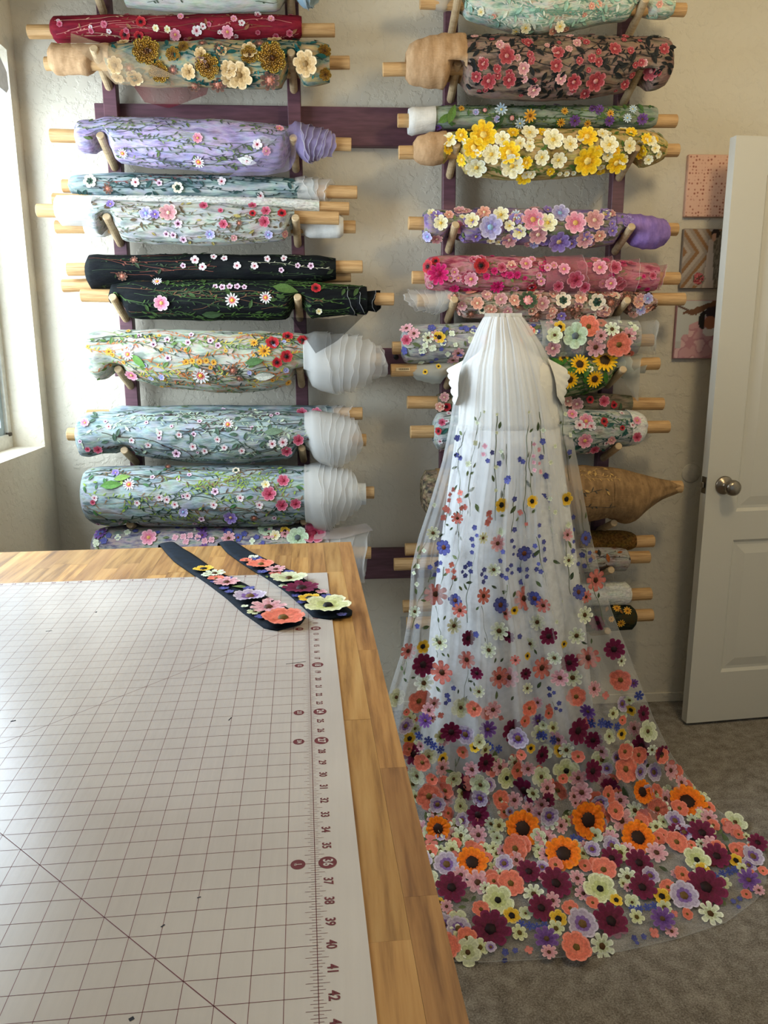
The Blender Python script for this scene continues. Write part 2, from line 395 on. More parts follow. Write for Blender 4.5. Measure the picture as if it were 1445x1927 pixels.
kx, kz = front_x(1362, 913)
mk = MB(); o_ = dt(kx, 0, kz)
mk.lathe([(.0325, 0), (.0325, .004), (.029, .009), (.014, .012), (.011, .03), (.014, .036), (.024, .042), (.0275, .052), (.026, .062), (.018, .07), (.006, .073), (.001, .073)], 28, 0, o_, -DY)
mk.make('door_knob', METAL, dr, True)
MB().box((-.0015, .004, kz-.029), (.004, .030, kz+.029), T=dt).make('latch_plate', plain('#6f675a', .35, 1), dr)
MB().box((-.011, .010, kz-.011), (0, .022, kz+.011), T=dt, bev=.003).make('latch_bolt', METAL, dr)

# wall plates
pc = aty(1300, 890, YW)
MB().lathe([(.036, 0), (.036, .003), (.033, .005), (.001, .005)], 36, 0, (pc.x, YW, pc.z), (0, -1, 0)).make('round_wall_cover', plain('#cfc7b5', .6), None, True, label='round painted cover plate on the wall beside the open door', cat='wall plate')
pa, pb2 = aty(753, 1160, YW), aty(800, 1214, YW)
op = empty('outlet_plate', (pa.x+.035, YW, pb2.z), 'white rectangular outlet plate low on the wall behind the veil', 'outlet')
MB().box((pa.x, YW-.006, pb2.z), (pa.x+.075, YW, pa.z), bev=.002).make('plate', plain('#bcb7aa', .4), op)
for dz in (.028, .072): MB().box((pa.x+.024, YW-.0075, pb2.z+dz-.014), (pa.x+.051, YW-.006, pb2.z+dz+.014)).make('socket', plain('#a8a396', .4), op)

# ------------------------------------------------------------------ canvases
def print_canvas(name, label, corners, wide, fn, edge, nu=56, nv=66):
    (x0, y0), (x1, y1) = corners; A = aty(x0, y0, YW-.018); B = aty(x1, y1, YW-.018); W = wide; H = A.z-B.z
    lft = (A.x+B.x)/2
    e = empty(name, (lft+W/2, YW, B.z), label, 'canvas print', 'canvas prints by the door')
    MB().box((lft, YW-.0178, B.z), (lft+W, YW-.001, A.z), bev=.002).make('stretched_canvas', edge, e)
    V = [(lft+.002+(W-.004)*i/nu, YW-.0182, B.z+.002+(H-.004)*j/nv) for j in range(nv+1) for i in range(nu+1)]
    Fc = [[j*(nu+1)+i, j*(nu+1)+i+1, (j+1)*(nu+1)+i+1, (j+1)*(nu+1)+i] for j in range(nv) for i in range(nu)]
    t = NT(name+'_print')
    if fn:
        a = t.n('ShaderNodeAttribute', attribute_name='print'); t.l(a.outputs['Color'], t.b.inputs['Base Color'])
    else:
        vv = t.coords((1, 1, 1)); vo = t.n('ShaderNodeTexVoronoi', i_Scale=95.0, i_Randomness=.35); t.l(vv, vo.inputs['Vector'])
        t.l(t.ramp(vo.outputs['Distance'], [(.22, '#7c4434'), (.36, '#a86a54'), (.48, '#d8ac96'), (1, '#dcb49c')]), t.b.inputs['Base Color'])
    t.b.inputs['Roughness'].default_value = .6
    o = mesh('printed_front', V, Fc, t.m, e)
    if fn:
        at = o.data.color_attributes.new('print', 'FLOAT_COLOR', 'POINT'); c = []
        for j in range(nv+1):
            for i in range(nu+1): c += list(lin(fn(i/nu, j/nv)))
        at.data.foreach_set('color', c)
def p_bride(u, v):
    u *= 1.32
    x, y = u*1.0, v*1.15
    d = math.hypot((u-.42)/.17, (v-.16)/.13)
    if d < 1: return ['#27301f', '#1b2418', '#8a2a34', '#c06068', '#3a4630', '#d8b8b0'][int((noise.noise(Vector((u*22, v*22, 1)))+1)*3.2) % 6] if d < .55+.3*noise.noise(Vector((u*15, v*15, 3))) or d < .8 else '#9a9086'
    if math.hypot((u-.72)/.055, (v-.87)/.07) < 1: return '#c89a80'
    if math.hypot((u-.755)/.10, (v-.93)/.08) < 1: return '#2f221c'
    if abs(u-(.66-.0*(v)))*1. < .0+.10*(.85-v)+.045 and v < .82 and u < .78: return '#c9b9ac'
    if u > .70+.1*(v-.5) and v < .97: return '#8d8272' if noise.noise(Vector((u*30, v*12, 5))) > 0 else '#6b6252'
    k = (x+abs(y-.70)*.9+ (0 if y > .35 else 0)) % .30
    return '#8a6440' if k < .10 else ('#a89c92' if k < .2 else '#94877c')
def p_dip(u, v):
    u *= 1.32
    q = noise.noise(Vector((u*6, v*6, 2)))
    if abs(v-(.78+.28*u*u+.05*q)) < .045*(.4+u) and u > .12: return '#6f4b34'
    if abs(v-(.92-.35*u)) < .02 and u < .45: return '#5a3c2c'
    if math.hypot((u-.63)/.13, (v-.66)/.16) < 1 and u < .66: return '#1d1817'
    if math.hypot((u-.78)/.14, (v-.62)/.12) < 1: return '#a96e52'
    if math.hypot((u-.85)/.2, (v-.80)/.13) < 1: return '#3a2c34'
    if math.hypot((u-.78)/.16, (v-.47)/.09) < 1: return '#e2dcd8'
    if v < .42+.5*u*.9-.12*(u < .3)+.06*q and u > .12 or v < .18: return '#c99ca4' if q > .05 else ('#b98590' if q > -.15 else '#d8b4b8')
    return '#c3c6c4' if v > .3 else '#b8b6b4'
print_canvas('floral_canvas', 'pink canvas covered in a small brown floral pattern, topmost of three', ((1293, 290), (1291, 408)), .21, None, plain('#cfa690', .7))
print_canvas('bride_canvas', 'canvas photo of a veiled bride with bouquet before chevron wood, middle of three', ((1285, 430), (1281, 543)), .2, p_bride, plain('#8a8078', .7))
print_canvas('pink_gown_canvas', 'canvas photo with a pink gown and bare branch, lowest of three', ((1274, 565), (1268, 675)), .21, p_dip, plain('#b88c94', .7))

# ------------------------------------------------------------------ rack on the wall
PAINT = None
t = NT('plum_paint'); t.l(t.ramp(t.noise(t.coords((4, 4, 30)), 3, 3), [(.3, '#51303a'), (.7, '#6a434e')]), t.b.inputs['Base Color']); t.b.inputs['Roughness'].default_value = .5; PAINT = t.m
def pine(name, a, b2):
    t = NT(name); vv = t.coords((3, 40, 40), rand=True); nz = t.noise(vv, 1.6, 4, .65)
    t.l(t.ramp(nz, [(.32, a), (.5, b2), (.68, a)]), t.b.inputs['Base Color']); t.b.inputs['Roughness'].default_value = .55; return t.m
PINE = pine('pine_dowel', '#a27a4a', '#c69f6c'); PEGM = pine('hardwood_peg', '#a48a66', '#bfa681')
rack = empty('fabric_rack', (.2, YW, .35), 'plum painted wooden wall rack of posts and boards with sloping pegs', 'rack')
PX = [-.615, -.043, .456, 1.022]; YP = 1.16
POSTS = []; PEGS = []
for x, zb, zt in zip(PX, (.45, .45, .36, .36), (2.6,)*4):
    po = MB().box((x-.021, YP, zb), (x+.021, YP+.04, zt), bev=.002).make('post', PAINT, rack); POSTS.append(po)
for zt, zb in ((2.137, 2.02), (1.373, 1.283), (.654, .543)):
    MB().box((PX[0]-.06, YP+.04, zb), (PX[3]+.06, YW-.0005, zt), bev=.002).make('board', PAINT, rack)
for x, y in ((752, 228), (745, 672)):
    q = aty(x, y, YP+.04); MB().lathe([(.009, 0), (.009, .004), (.005, .006), (.001, .006)], 12, 0, (q.x, YP+.0402, q.z), (0, -1, 0)).make('bolt_head', plain('#17120f', .4), rack)
TILT = radians(23); PL = .155
def peg(px, zb, L=PL):
    A = Vector((px, YP+.02, zb-.012)); D = Vector((0, -cos(TILT), sin(TILT)))
    PEGS.append((px, A, D, L+.022))
    MB().tube(A, A+D*(L+.022), .0125, 14, bev=.002).make('peg', PEGM, POSTS[PX.index(px)], False)
zp_l = [aty(205, y, YP).z for y in (20, 160, 312, 455, 597, 724, 868, 1000)]
zp_r = [aty(848, y, YP).z for y in (62, 184, 327, 468, 600, 724, 862, 1000, 1085, 1195)]
for z in zp_l: peg(PX[0], z); peg(PX[1], z)
for i, z in enumerate(zp_r): peg(PX[2], z); peg(PX[3], z-.003)

# ------------------------------------------------------------------ fabric rolls
TUL = {}
def tul(hexc, op=.72):
    if (hexc, op) not in TUL: TUL[(hexc, op)] = tulle('tulle_'+hexc.strip('#'), hexc, op)
    return TUL[(hexc, op)]
def sect(prof, Yc, seedv, wr=.004, pleat=0, pfreq=60, nth=30, step=7):
    xs = [p[0] for p in prof]; n = max(4, int((xs[-1]-xs[0])/step)); X = np.linspace(xs[0], xs[-1], n+1)
    top = np.interp(X, xs, [p[1] for p in prof]); bot = np.interp(X, xs, [p[2] for p in prof])
    if n > 8:
        for _ in range(2):
            for a in (top, bot): a[2:-2] = (a[1:-3]+a[2:-2]*2+a[3:-1])/4
    R = []
    for i, x in enumerate(X):
        A = aty(x, top[i], Yc); B = aty(x, bot[i], Yc); c = (A+B)/2; rv = (A.z-B.z)/2
        ring = []
        rd = min(rv, YP-.003-Yc)
        for k in range(nth):
            th = 2*pi*k/nth
            w = wr*(noise.noise(Vector((c.x*9+seedv, cos(th)*1.6, sin(th)*1.6+seedv)))+.6*noise.noise(Vector((c.x*26+seedv, cos(th)*3.5, sin(th)*3.5))))
            if pleat: w += pleat*(abs(sin(c.x*pfreq+1.3*sin(th*1.0+seedv)+2*noise.noise(Vector((c.x*6, th, seedv)))))-.5)
            back = (1-cos(th))/2
            ring.append(c+Vector((0, -cos(th)*((rv if cos(th) > 0 else rd)+w*(1-back)), sin(th)*(rv+w*.7))))
        for px, A, D, L in PEGS:          # soft cloth gives way where it rests on a peg
            g = math.exp(-((c.x-px)/.027)**4)
            if g < .02 or (c-A).dot(Vector((0, sin(TILT), cos(TILT)))) < -.03: continue
            nr = Vector((0, sin(TILT), cos(TILT)))
            for k, p in enumerate(ring):
                q = p-A; al = q.dot(D); dd = q.dot(nr)
                if -.01 < al < L+.03 and -.095 < dd < .0145: ring[k] = p+nr*(min(.0145-dd, rv*.8)*g)
        R.append(ring)
    return R
def skin(mb, R, m=0, cap=True):
    n = len(R[0]); V = [p for r in R for p in r]
    Fc = [[i*n+k, i*n+(k+1) % n, (i+1)*n+(k+1) % n, (i+1)*n+k] for i in range(len(R)-1) for k in range(n)]
    mb.add(V, Fc, m)
    if cap:
        for idx, inn in ((0, 1), (len(R)-1, -1)):
            c = sum(R[idx], Vector())/n; dx = Vector((.006*inn, 0, 0)); b = len(mb.V)
            ring2 = [c+(p-c)*.82+dx for p in R[idx]]; ring3 = [c+(p-c)*.78 for p in R[idx]]
            mb.V += list(R[idx])+ring2+ring3+[c+dx]
            for k in range(n):
                k2 = (k+1) % n
                mb.F += [(b+k, b+k2, b+n+k2, b+n+k), (b+n+k, b+n+k2, b+2*n+k2, b+2*n+k), (b+2*n+k, b+2*n+k2, b+3*n)]; mb.M += [m]*3
class Surf:
    def __init__(s, R): s.R = R; s.n = len(R[0]); s.m = len(R)-1
    def at(s, u, th):
        u = min(max(u, 0), .9999)*s.m; i = int(u); fu = u-i; k = (th/(2*pi) % 1)*s.n; j = int(k) % s.n; fk = k-int(k)
        a, b = s.R[i], s.R[i+1]; j2 = (j+1) % s.n
        P = (a[j]*(1-fk)+a[j2]*fk)*(1-fu)+(b[j]*(1-fk)+b[j2]*fk)*fu
        N = (b[j]-a[j]).cross(a[j2]-a[j]); N = N.normalized() if N.length > 1e-12 else Vector((0, -1, 0))
        if N.dot(Vector((0, -cos(th), sin(th)))) < 0: N = -N
        return P, N
def vines(surf, spec, seedv):
    rng = random.Random(seedv); mb = MB(); mats = []
    for col, n, w, leafy in spec:
        mats.append(thread(col)); m = len(mats)-1; w *= .72; n = int(n*1.25)
        for _ in range(n):
            u = rng.uniform(0, .8); th = rng.uniform(-1.35, 1.35); ln = rng.uniform(.15, .45); dr_ = rng.choice((-1, 1)); k = max(6, int(ln*50))
            P = []; Nn = []; ang = rng.uniform(-.6, .6); up = rng.uniform(-1, 1)
            for i in range(k):
                q, nn = surf.at(u, th); P.append(q+nn*.0016); Nn.append(nn)
                u += ln/k*cos(ang); th += .10*sin(ang)*1.0; ang += rng.uniform(-.38, .38); ang *= .93
                if abs(th) > 1.5 or u > .99: break
                if leafy and rng.random() < leafy:
                    a = rng.uniform(.5, 1.1)*rng.choice((-1, 1)); lq = []; ln_ = []; uu, tt = u, th; L2 = rng.uniform(.008, .016)
                    for z in range(4):
                        qq, n2 = surf.at(uu, tt); lq.append(qq+n2*.002); ln_.append(n2); uu += L2*cos(a)/(.9)*.4; tt += L2*sin(a)*4.5
                    mb.ribbon(lq, ln_, [w*.6, w*2.6, w*2.3, w*.4], m)
            mb.ribbon(P, Nn, w, m)
    return mb, mats
ROLLS = {}
def roll(label, dowel, secs, vine=(), flowers=(), fill=(), dr_px=12, yc=None, leaves=(), group='fabric rolls on the wall rack'):
    seedv = len(ROLLS)*3.7+1
    rm = max((p[2]-p[1])/2 for s in secs for p in s['prof'])*.00183
    Yc = yc if yc else YP-.004-max(rm, .025)
    A = aty(*dowel[0], Yc); B = aty(*dowel[1], Yc)
    e = empty('fabric_roll', ((A.x+B.x)/2, Yc, min(A.z, B.z)-rm), label, 'fabric roll', group)
    r = dr_px*px2m(A)
    MB().tube(A, B, r, 18, bev=.0015).make('dowel', PINE, e, False)
    objs = []; main = None
    for si, s in enumerate(secs):
        mb = MB(); R = sect(s['prof'], Yc, seedv+si, s.get('wr', .004), s.get('pleat', .0035 if s.get('steps') else 0), s.get('pf', 115 if s.get('steps') else 60))
        st = s.get('steps', 0)
        if st:
            tot = len(R)-1
            flip = s.get('flip')
            for k in range(st):
                fr = .35+.65*k/(st-1)
                RR = (R[::-1] if flip else R)[:max(3, int(round(tot*fr))+1)]
                c_ = [sum(q, Vector())/len(q) for q in RR]; m_ = len(RR)
                out = []; ll = [(p-c_[-1]).length*1.04 for p in RR[-1]]; RR = [list(q) for q in RR]
                for i, q in enumerate(RR):      # every wrapped layer keeps the girth of its own edge
                    f_ = min(1, max(0, (i/m_-.15)/.3))
                    for j, p in enumerate(q): q[j] = p.lerp(c_[i]+(p-c_[i]).normalized()*ll[j], f_)
                for i, q in enumerate(RR):
                    fl = max(0, (i-(m_-4))/3)
                    out.append([p+(p-c_[i]).normalized()*((st-1-k)*.0007+.0045*fl*(1+.9*noise.noise(Vector((k*3.1+seedv, j*.55, 0)))))+Vector(((.010*noise.noise(Vector((k*2.3, j*.4+seedv, 4)))+(-.016 if flip else .016)*sin(2*pi*j/len(q)+.5*k-2.4))*max(0, (i-(m_-7))/6), 0, 0)) for j, p in enumerate(q)])
                skin(mb, out, 0, cap=(k == st-1))
                rim = out[-1]+[out[-1][0]]; cc_ = sum(out[-1], Vector())/len(out[-1]); mb.ribbon([p+(p-cc_).normalized()*.0008 for p in rim], [(p-cc_).normalized() for p in rim], .0014, 1)
        else: skin(mb, R)
        o = mb.make(s['n'], [s['m'], HEM] if st else s['m'], e, True); objs.append(o)
        if s.get('main'): main = Surf(R); mainR = R; mo = o
    if main and vine:
        vb, vm = vines(main, vine, int(seedv*10)); ob = vb.make('embroidery', vm, mo); ob['kind'] = 'stuff'
    bv = bvh_of(*objs); fp = mo
    for x, y, rr, k in flowers:
        P, N = cast(bv, x, y)
        if P is None: continue
        sz = rr*px2m(P); stamp('flower', flower_mesh(k), fp, P, (N+Vector((0, -.4, 0))).normalized(), sz, lift=.002+sz*.04)
    rng = random.Random(int(seedv*77))
    for k, n, r0, r1 in fill:
        for _ in range(n):
            u, th = rng.uniform(.02, .98), rng.uniform(-1.3, 1.3); P, N = main.at(u, th); sz = rng.uniform(r0, r1)*px2m(P)
            if k.startswith('#'): stamp('leaf', leaf_mesh(k), fp, P, N, sz, spin=rng.uniform(0, 6.3), lift=.002)
            else: stamp('flower', flower_mesh(k), fp, P, N, sz, lift=.0015+sz*.03)
    for x, y, rr, col, sp in leaves:
        P, N = cast(bv, x, y)
        if P is not None: stamp('leaf', leaf_mesh(col), fp, P, N, rr*px2m(P), spin=radians(sp), lift=.003)
    ROLLS[label] = (e, bv, Yc)
    return e, bv, Yc
def flap(name, top, bot, parent, bv, Yc, mat, off=.006, n=14, m=8, ymax=9, yfix=None):
    def rs(pl):
        pl = [Vector((*p, 0)) for p in pl]; d = [0]
        for a, b2 in zip(pl, pl[1:]): d.append(d[-1]+(b2-a).length)
        return [(float(np.interp(q, d, [p.x for p in pl])), float(np.interp(q, d, [p.y for p in pl]))) for q in np.linspace(0, d[-1], n+1)]
    T, Bt = rs(top), rs(bot); G = []
    for j in range(m+1):
        row = []
        for i in range(n+1):
            x = T[i][0]*(1-j/m)+Bt[i][0]*j/m; y = T[i][1]*(1-j/m)+Bt[i][1]*j/m
            P, N = cast(bv, x, y); yy = (P.y-off) if P else None; row.append((x, y, yy))
        G.append(row)
    known = [q[2] for r in G for q in r if q[2] is not None]; dflt = (sum(known)/len(known)+.02) if known else Yc-.05
    Yg = np.array([[q[2] if q[2] is not None else dflt for q in r] for r in G])
    for _ in range(4):
        Yp = np.pad(Yg, 1, mode='edge'); sm = (Yp[:-2, 1:-1]+Yp[2:, 1:-1]+Yp[1:-1, :-2]+Yp[1:-1, 2:])/4; Yg = np.minimum(Yg, sm)
    Yg = np.minimum(Yg, ymax)
    if yfix: Yg[:] = yfix
    V = []
    for j in range(m+1):
        for i in range(n+1):
            P = aty(G[j][i][0], G[j][i][1], Yg[j, i]+.004*sin(i*1.1+j*.3)-.004); V.append(P)
    Fc = [[j*(n+1)+i, j*(n+1)+i+1, (j+1)*(n+1)+i+1, (j+1)*(n+1)+i] for j in range(m) for i in range(n)]
    return mesh(name, V, Fc, mat, parent, True)
def S(n, m, prof, **k): return dict(n=n, m=m, prof=prof, **k)
WT = tul('#f0efeb', .30); WC = cloth('white_tulle_roll', ['#cfcfca', '#e2e1dc'], (20, 8, 8), bump=.3)
HEM = tul('#f4f3f0', .4)

# --- left column of the rack
GREY = cloth('grey_sheer', ['#8f9489', '#a9aca2', '#b4b0a8'])
roll('pale grey sheer roll with dark green branches, cut off by the top left edge', ((215, -25), (602, -22)),
     [S('fabric', GREY, [(235, -62, 12), (300, -62, 19), (420, -62, 24), (540, -60, 18), (568, -55, 12)], main=1), S('tulle_end', tul('#a9c0cc', .7), [(555, -55, 12), (592, -52, 8)], steps=4)],
     [('#3b4a38', 14, .002, .35)])
RED = cloth('red_tulle', ['#5c1020', '#7a1a2a', '#8c2430'], sharp=.2)
e, bv, Yc = roll('dark red tulle roll with pink and cream blossoms, second from the top left', ((53, 60), (630, 57)),
     [S('fabric', RED, [(98, 40, 72), (103, 33, 80), (200, 28, 80), (330, 29, 79), (480, 27, 78), (560, 30, 75), (568, 33, 70)], main=1)],
     [('#b8746c', 10, .0018, .3), ('#7d4a34', 8, .0018, .2), ('#c9a88c', 5, .0015, .4)],
     [(330, 65, 10, 'I'), (428, 60, 11, 'I'), (370, 58, 9, 'q'), (235, 65, 9, 'R'), (262, 68, 9, 'R'), (265, 42, 9, 'R'), (293, 53, 6, 'c'), (315, 55, 6, 'c'), (382, 50, 6, 'q'), (340, 32, 6, 'I'), (440, 36, 6, 'I'), (485, 28, 6, 'q'), (510, 36, 6, 'I'), (545, 62, 6, 'p'), (455, 44, 6, 'q')], [('p', 16, 4, 6), ('q', 8, 3, 5), ('#8a5a3c', 14, 4, 7)])
flap('hanging_tulle', [(243, 150), (300, 150), (398, 150)], [(272, 192), (318, 204), (388, 178)], e, bv, Yc, tul('#7a2430', .6), yfix=1.135)
GOLDC = cloth('gold_teal_cloth', ['#1f4a48', '#7c8a7c', '#a8926c', '#c0a274'], (9, 22, 22), sharp=.16)
TAN = cloth('tan_tulle', ['#a5835f', '#bd9a74'], (30, 10, 10))
e, bv, Yc = roll('tan and teal roll with gold sequin flowers, under the dark red roll', ((85, 120), (658, 118)),
     [S('fabric', GOLDC, [(203, 86, 150), (240, 82, 158), (400, 77, 164), (520, 77, 167), (600, 80, 160), (620, 86, 154)], main=1),
      S('tulle_end', TAN, [(95, 92, 132), (103, 84, 142), (150, 83, 140), (212, 84, 150)], wr=.007, pleat=.004, pf=90)],
     [('#0f4a46', 14, .003, .5), ('#c8b890', 6, .0018, 0)],
     [(275, 98, 25, 'G'), (325, 103, 13, 'G'), (390, 125, 21, 'G'), (470, 105, 16, 'G'), (512, 110, 26, 'G'), (430, 130, 15, 't'), (450, 140, 24, 't'), (355, 135, 13, 't'), (508, 150, 18, 'b'), (300, 135, 18, 'G'), (410, 158, 15, 'b'), (365, 160, 12, 'b'), (575, 120, 22, 't'), (610, 97, 12, 'G'), (612, 140, 11, 'G'), (345, 88, 10, 'G'), (545, 135, 12, 't')],
     [('#12504c', 40, 8, 15), ('#2f7a74', 8, 3, 5), ('t', 10, 9, 15), ('b', 8, 7, 11)])
flap('tulle_flap', [(133, 62), (215, 90), (300, 128), (372, 162)], [(133, 86), (180, 120), (215, 158), (300, 166)], e, bv, Yc, tul('#bfa685', .45))
LAV = cloth('lavender_sheer', ['#7d7590', '#9d92b4', '#b0a5c2', '#8e8c98'], (5, 24, 24))
LAVT = tul('#a79ac0', .6)
e, bv, Yc = roll('lavender sheer roll with green sprigs and small daisies on the left column', ((95, 255), (661, 272)),
     [S('fabric', LAV, [(147, 235, 282), (155, 226, 290), (190, 226, 292), (200, 222, 305), (300, 222, 318), (400, 225, 324), (500, 232, 322), (545, 240, 312), (560, 244, 304)], main=1, wr=.006),
      S('tulle_end', LAVT, [(548, 240, 304), (575, 240, 300), (600, 248, 298), (622, 252, 290)], steps=9)],
     [('#4d5a44', 26, .0019, .5), ('#8a9a60', 10, .0017, .4), ('#3c3a4a', 10, .0017, .2)],
     [(231, 288, 9, 'd'), (262, 315, 11, 'd'), (374, 304, 11, 'd'), (372, 260, 9, 'I'), (484, 272, 9, 'q'), (501, 284, 8, 'I'), (526, 243, 8, 'I'), (465, 300, 9, 'q')],
     [('#5a6a40', 40, 4, 8)], leaves=[(465, 302, 18, '#d8d8d0', -12)])
flap('tulle_flap', [(480, 300), (530, 250), (553, 232), (560, 262)], [(430, 332), (500, 330), (545, 322), (556, 300)], e, bv, Yc, tul('#a79ac0', .3))
TEAL = cloth('teal_white_sheer', ['#54686a', '#8b9a98', '#a9b2ae'], (4, 26, 26))
roll('slim white sheer roll with dark teal branches below the lavender roll', ((118, 350), (672, 362)),
     [S('fabric', TEAL, [(130, 338, 360), (140, 328, 370), (215, 325, 376), (400, 330, 378), (550, 335, 376), (592, 337, 374)], main=1), S('tulle_end', WT, [(560, 336, 376), (600, 338, 376), (620, 340, 378)], steps=4)],
     [('#27413f', 24, .002, .5), ('#7a3a34', 5, .0018, .3), ('#16201f', 8, .0016, .3)],
     [(170, 341, 12, 'Z'), (335, 353, 10, 'Z'), (417, 342, 8, 'q'), (203, 355, 9, 'b'), (255, 343, 8, 'q'), (300, 345, 6, 's'), (490, 368, 7, 'q')], [('#2d4a48', 26, 5, 9)], yc=1.115)
LACE = cloth('white_lace', ['#bfc0b8', '#d6d6ce', '#e3e2da'], (40, 60, 60), bump=.8)
roll('thin white lace roll squeezed between two floral sheer rolls', ((100, 376), (657, 393)),
     [S('lace', LACE, [(104, 372, 396), (110, 366, 400), (300, 366, 402), (560, 374, 405), (601, 377, 404)], main=1, wr=.002)], [('#e8e6de', 30, .002, .6)], yc=1.105)
roll('small plain white roll peeping out at the right behind a pink-flowered sheer roll', ((105, 427), (669, 427)),
     [S('fabric', WC, [(160, 408, 440), (170, 404, 446), (640, 403, 448), (646, 408, 442)], main=1, wr=.003)], yc=1.12)
PINKF = cloth('white_pink_sheer', ['#838a86', '#a6a9a4', '#b9b8b4', '#a39a92'], (5, 24, 24))
roll('white sheer roll with red, pink and blue flowers and a bare dowel across the right', ((70, 396), (638, 411)),
     [S('fabric', PINKF, [(172, 378, 434), (190, 374, 446), (250, 379, 456), (350, 381, 462), (450, 385, 460), (530, 389, 453), (555, 391, 445)], main=1, wr=.006),
      S('tulle_end', tul('#dfe0de', .6), [(107, 376, 414), (113, 368, 424), (180, 368, 428)], wr=.005)],
     [('#6b6048', 18, .0018, .5), ('#5f6a52', 14, .0018, .5), ('#c0b890', 8, .0016, .4)],
     [(317, 401, 16, 'i'), (292, 404, 9, 'V'), (275, 402, 12, 'v'), (383, 388, 8, 'p'), (415, 397, 5, 'p'), (475, 388, 8, 'p'), (475, 402, 6, 'R'), (500, 398, 9, 'p'), (530, 402, 8, 'R'), (497, 417, 10, 'p'), (335, 421, 8, 's'), (313, 440, 6, 's'), (326, 442, 6, 's'), (345, 450, 7, 's'), (420, 422, 8, 'p'), (450, 420, 6, 'b'), (430, 425, 6, 'b'), (208, 385, 8, 'V'), (395, 440, 9, 'v'), (505, 441, 8, 'v'), (535, 440, 7, 'i'), (440, 447, 6, 'i')],
     [('#5a4a34', 30, 4, 7), ('#a89a5c', 14, 4, 8)], yc=1.06)
BLK = cloth('black_tulle', ['#06080a', '#0c0f12', '#171c1a'], sharp=.2)
e, bv, Yc = roll('black tulle roll with a branch of pale blossoms, upper of the two black rolls', ((127, 507), (682, 502)),
     [S('fabric', BLK, [(165, 492, 532), (168, 482, 544), (180, 478, 548), (240, 480, 540), (400, 478, 534), (600, 480, 532), (632, 486, 526)], main=1)],
     [('#6b3c30', 7, .0022, .2), ('#2a3a24', 16, .0018, .5), ('#a8a890', 4, .0015, .6)],
     [(367, 490, 8, 'q'), (381, 502, 7, 'q'), (402, 484, 6, 'q'), (422, 487, 6, 'q'), (446, 500, 7, 'q'), (479, 501, 7, 'q'), (503, 488, 6, 'q'), (534, 487, 6, 'q'), (529, 508, 5, 's'), (230, 519, 9, 'b'), (252, 490, 7, 'b'), (345, 500, 5, 's'), (560, 500, 5, 's'), (585, 500, 6, 's')], [('#29371f', 20, 4, 8)], yc=1.1)
roll('thin black roll on a long dowel wedged behind the two black rolls', ((118, 538), (660, 519)),
     [S('fabric', BLK, [(200, 525, 548), (640, 510, 530)], main=1, wr=.002)], yc=1.13)
e, bv, Yc = roll('black tulle roll with red-centred daisies and green leaves, lower of the two black rolls', ((153, 556), (741, 563)),
     [S('fabric', BLK, [(207, 550, 574), (212, 535, 592), (260, 528, 601), (400, 526, 604), (520, 528, 602), (600, 531, 597), (680, 538, 591), (690, 540, 590)], main=1),
      S('tulle_end', BLK, [(640, 537, 592), (700, 545, 588), (709, 550, 584)], steps=3)],
     [('#2f4426', 34, .002, .6), ('#4b6a30', 14, .002, .5), ('#6b4a34', 6, .002, .2)],
     [(304, 570, 14, 'I'), (437, 565, 13, 'd'), (500, 560, 11, 'd'), (296, 531, 9, 'd'), (594, 543, 9, 'R'), (405, 540, 5, 's'), (418, 541, 6, 's'), (432, 540, 6, 's'), (446, 540, 6, 's'), (460, 541, 5, 's'), (600, 585, 6, 'c')],
     [('#3a5228', 34, 5, 10)], leaves=[(537, 545, 24, '#4f6a34', -10), (400, 590, 20, '#33482a', 4)], yc=1.075)
flap('tulle_flap', [(548, 597), (620, 600), (690, 588)], [(594, 665), (634, 642), (672, 606)], e, bv, Yc-.0, tul('#0c0e10', .6), n=10, ymax=.935)
POP = cloth('poppy_sheer', ['#7c857a', '#a2a79a', '#b6b6a8', '#a89686'], (5, 20, 20))
roll('white sheer wildflower roll with red poppies and orange sprigs', ((205, 668), (716, 677)),
     [S('fabric', POP, [(165, 640, 690), (168, 628, 702), (185, 622, 718), (215, 622, 704), (300, 620, 728), (400, 621, 739), (500, 624, 736), (560, 627, 720), (600, 632, 700)], main=1, wr=.006),
      S('tulle_end', WT, [(572, 632, 716), (620, 634, 734), (660, 636, 734), (684, 640, 730), (700, 650, 715), (718, 655, 705)], steps=10)],
     [('#3f4a38', 24, .0022, .4), ('#7f9a58', 16, .002, .5), ('#c8b848', 12, .0019, .4), ('#c8743c', 20, .0018, .7), ('#2c3828', 14, .0026, .2)],
     [(513, 646, 12, 'R'), (539, 671, 11, 'R'), (541, 634, 10, 'R'), (569, 641, 10, 'R'), (521, 682, 9, 'R'), (378, 706, 16, 'd'), (241, 667, 11, 'd'), (438, 697, 9, 'b'), (248, 705, 12, 'I'), (542, 719, 7, 'f'), (354, 645, 6, 's'), (410, 651, 6, 's'), (396, 642, 6, 's'), (315, 640, 6, 's'), (289, 649, 6, 's'), (262, 632, 5, 's'), (360, 631, 5, 's'), (316, 674, 6, 's'), (497, 661, 12, 'f'), (350, 681, 6, 'f'), (362, 679, 6, 'f'), (375, 681, 6, 'f'), (388, 679, 6, 'f'), (402, 682, 6, 'f'), (478, 646, 8, 'f'), (205, 662, 7, 'f'), (450, 712, 6, '#' if 0 else 'b')],
     [('f', 26, 3, 5), ('v', 10, 4, 6), ('#5d7a3c', 24, 5, 9)], leaves=[(497, 707, 20, '#e0e4d8', 0), (497, 707, 16, '#5f8050', 0), (261, 679, 17, '#5f8a3c', -40), (479, 681, 18, '#4a6a3c', 8)])
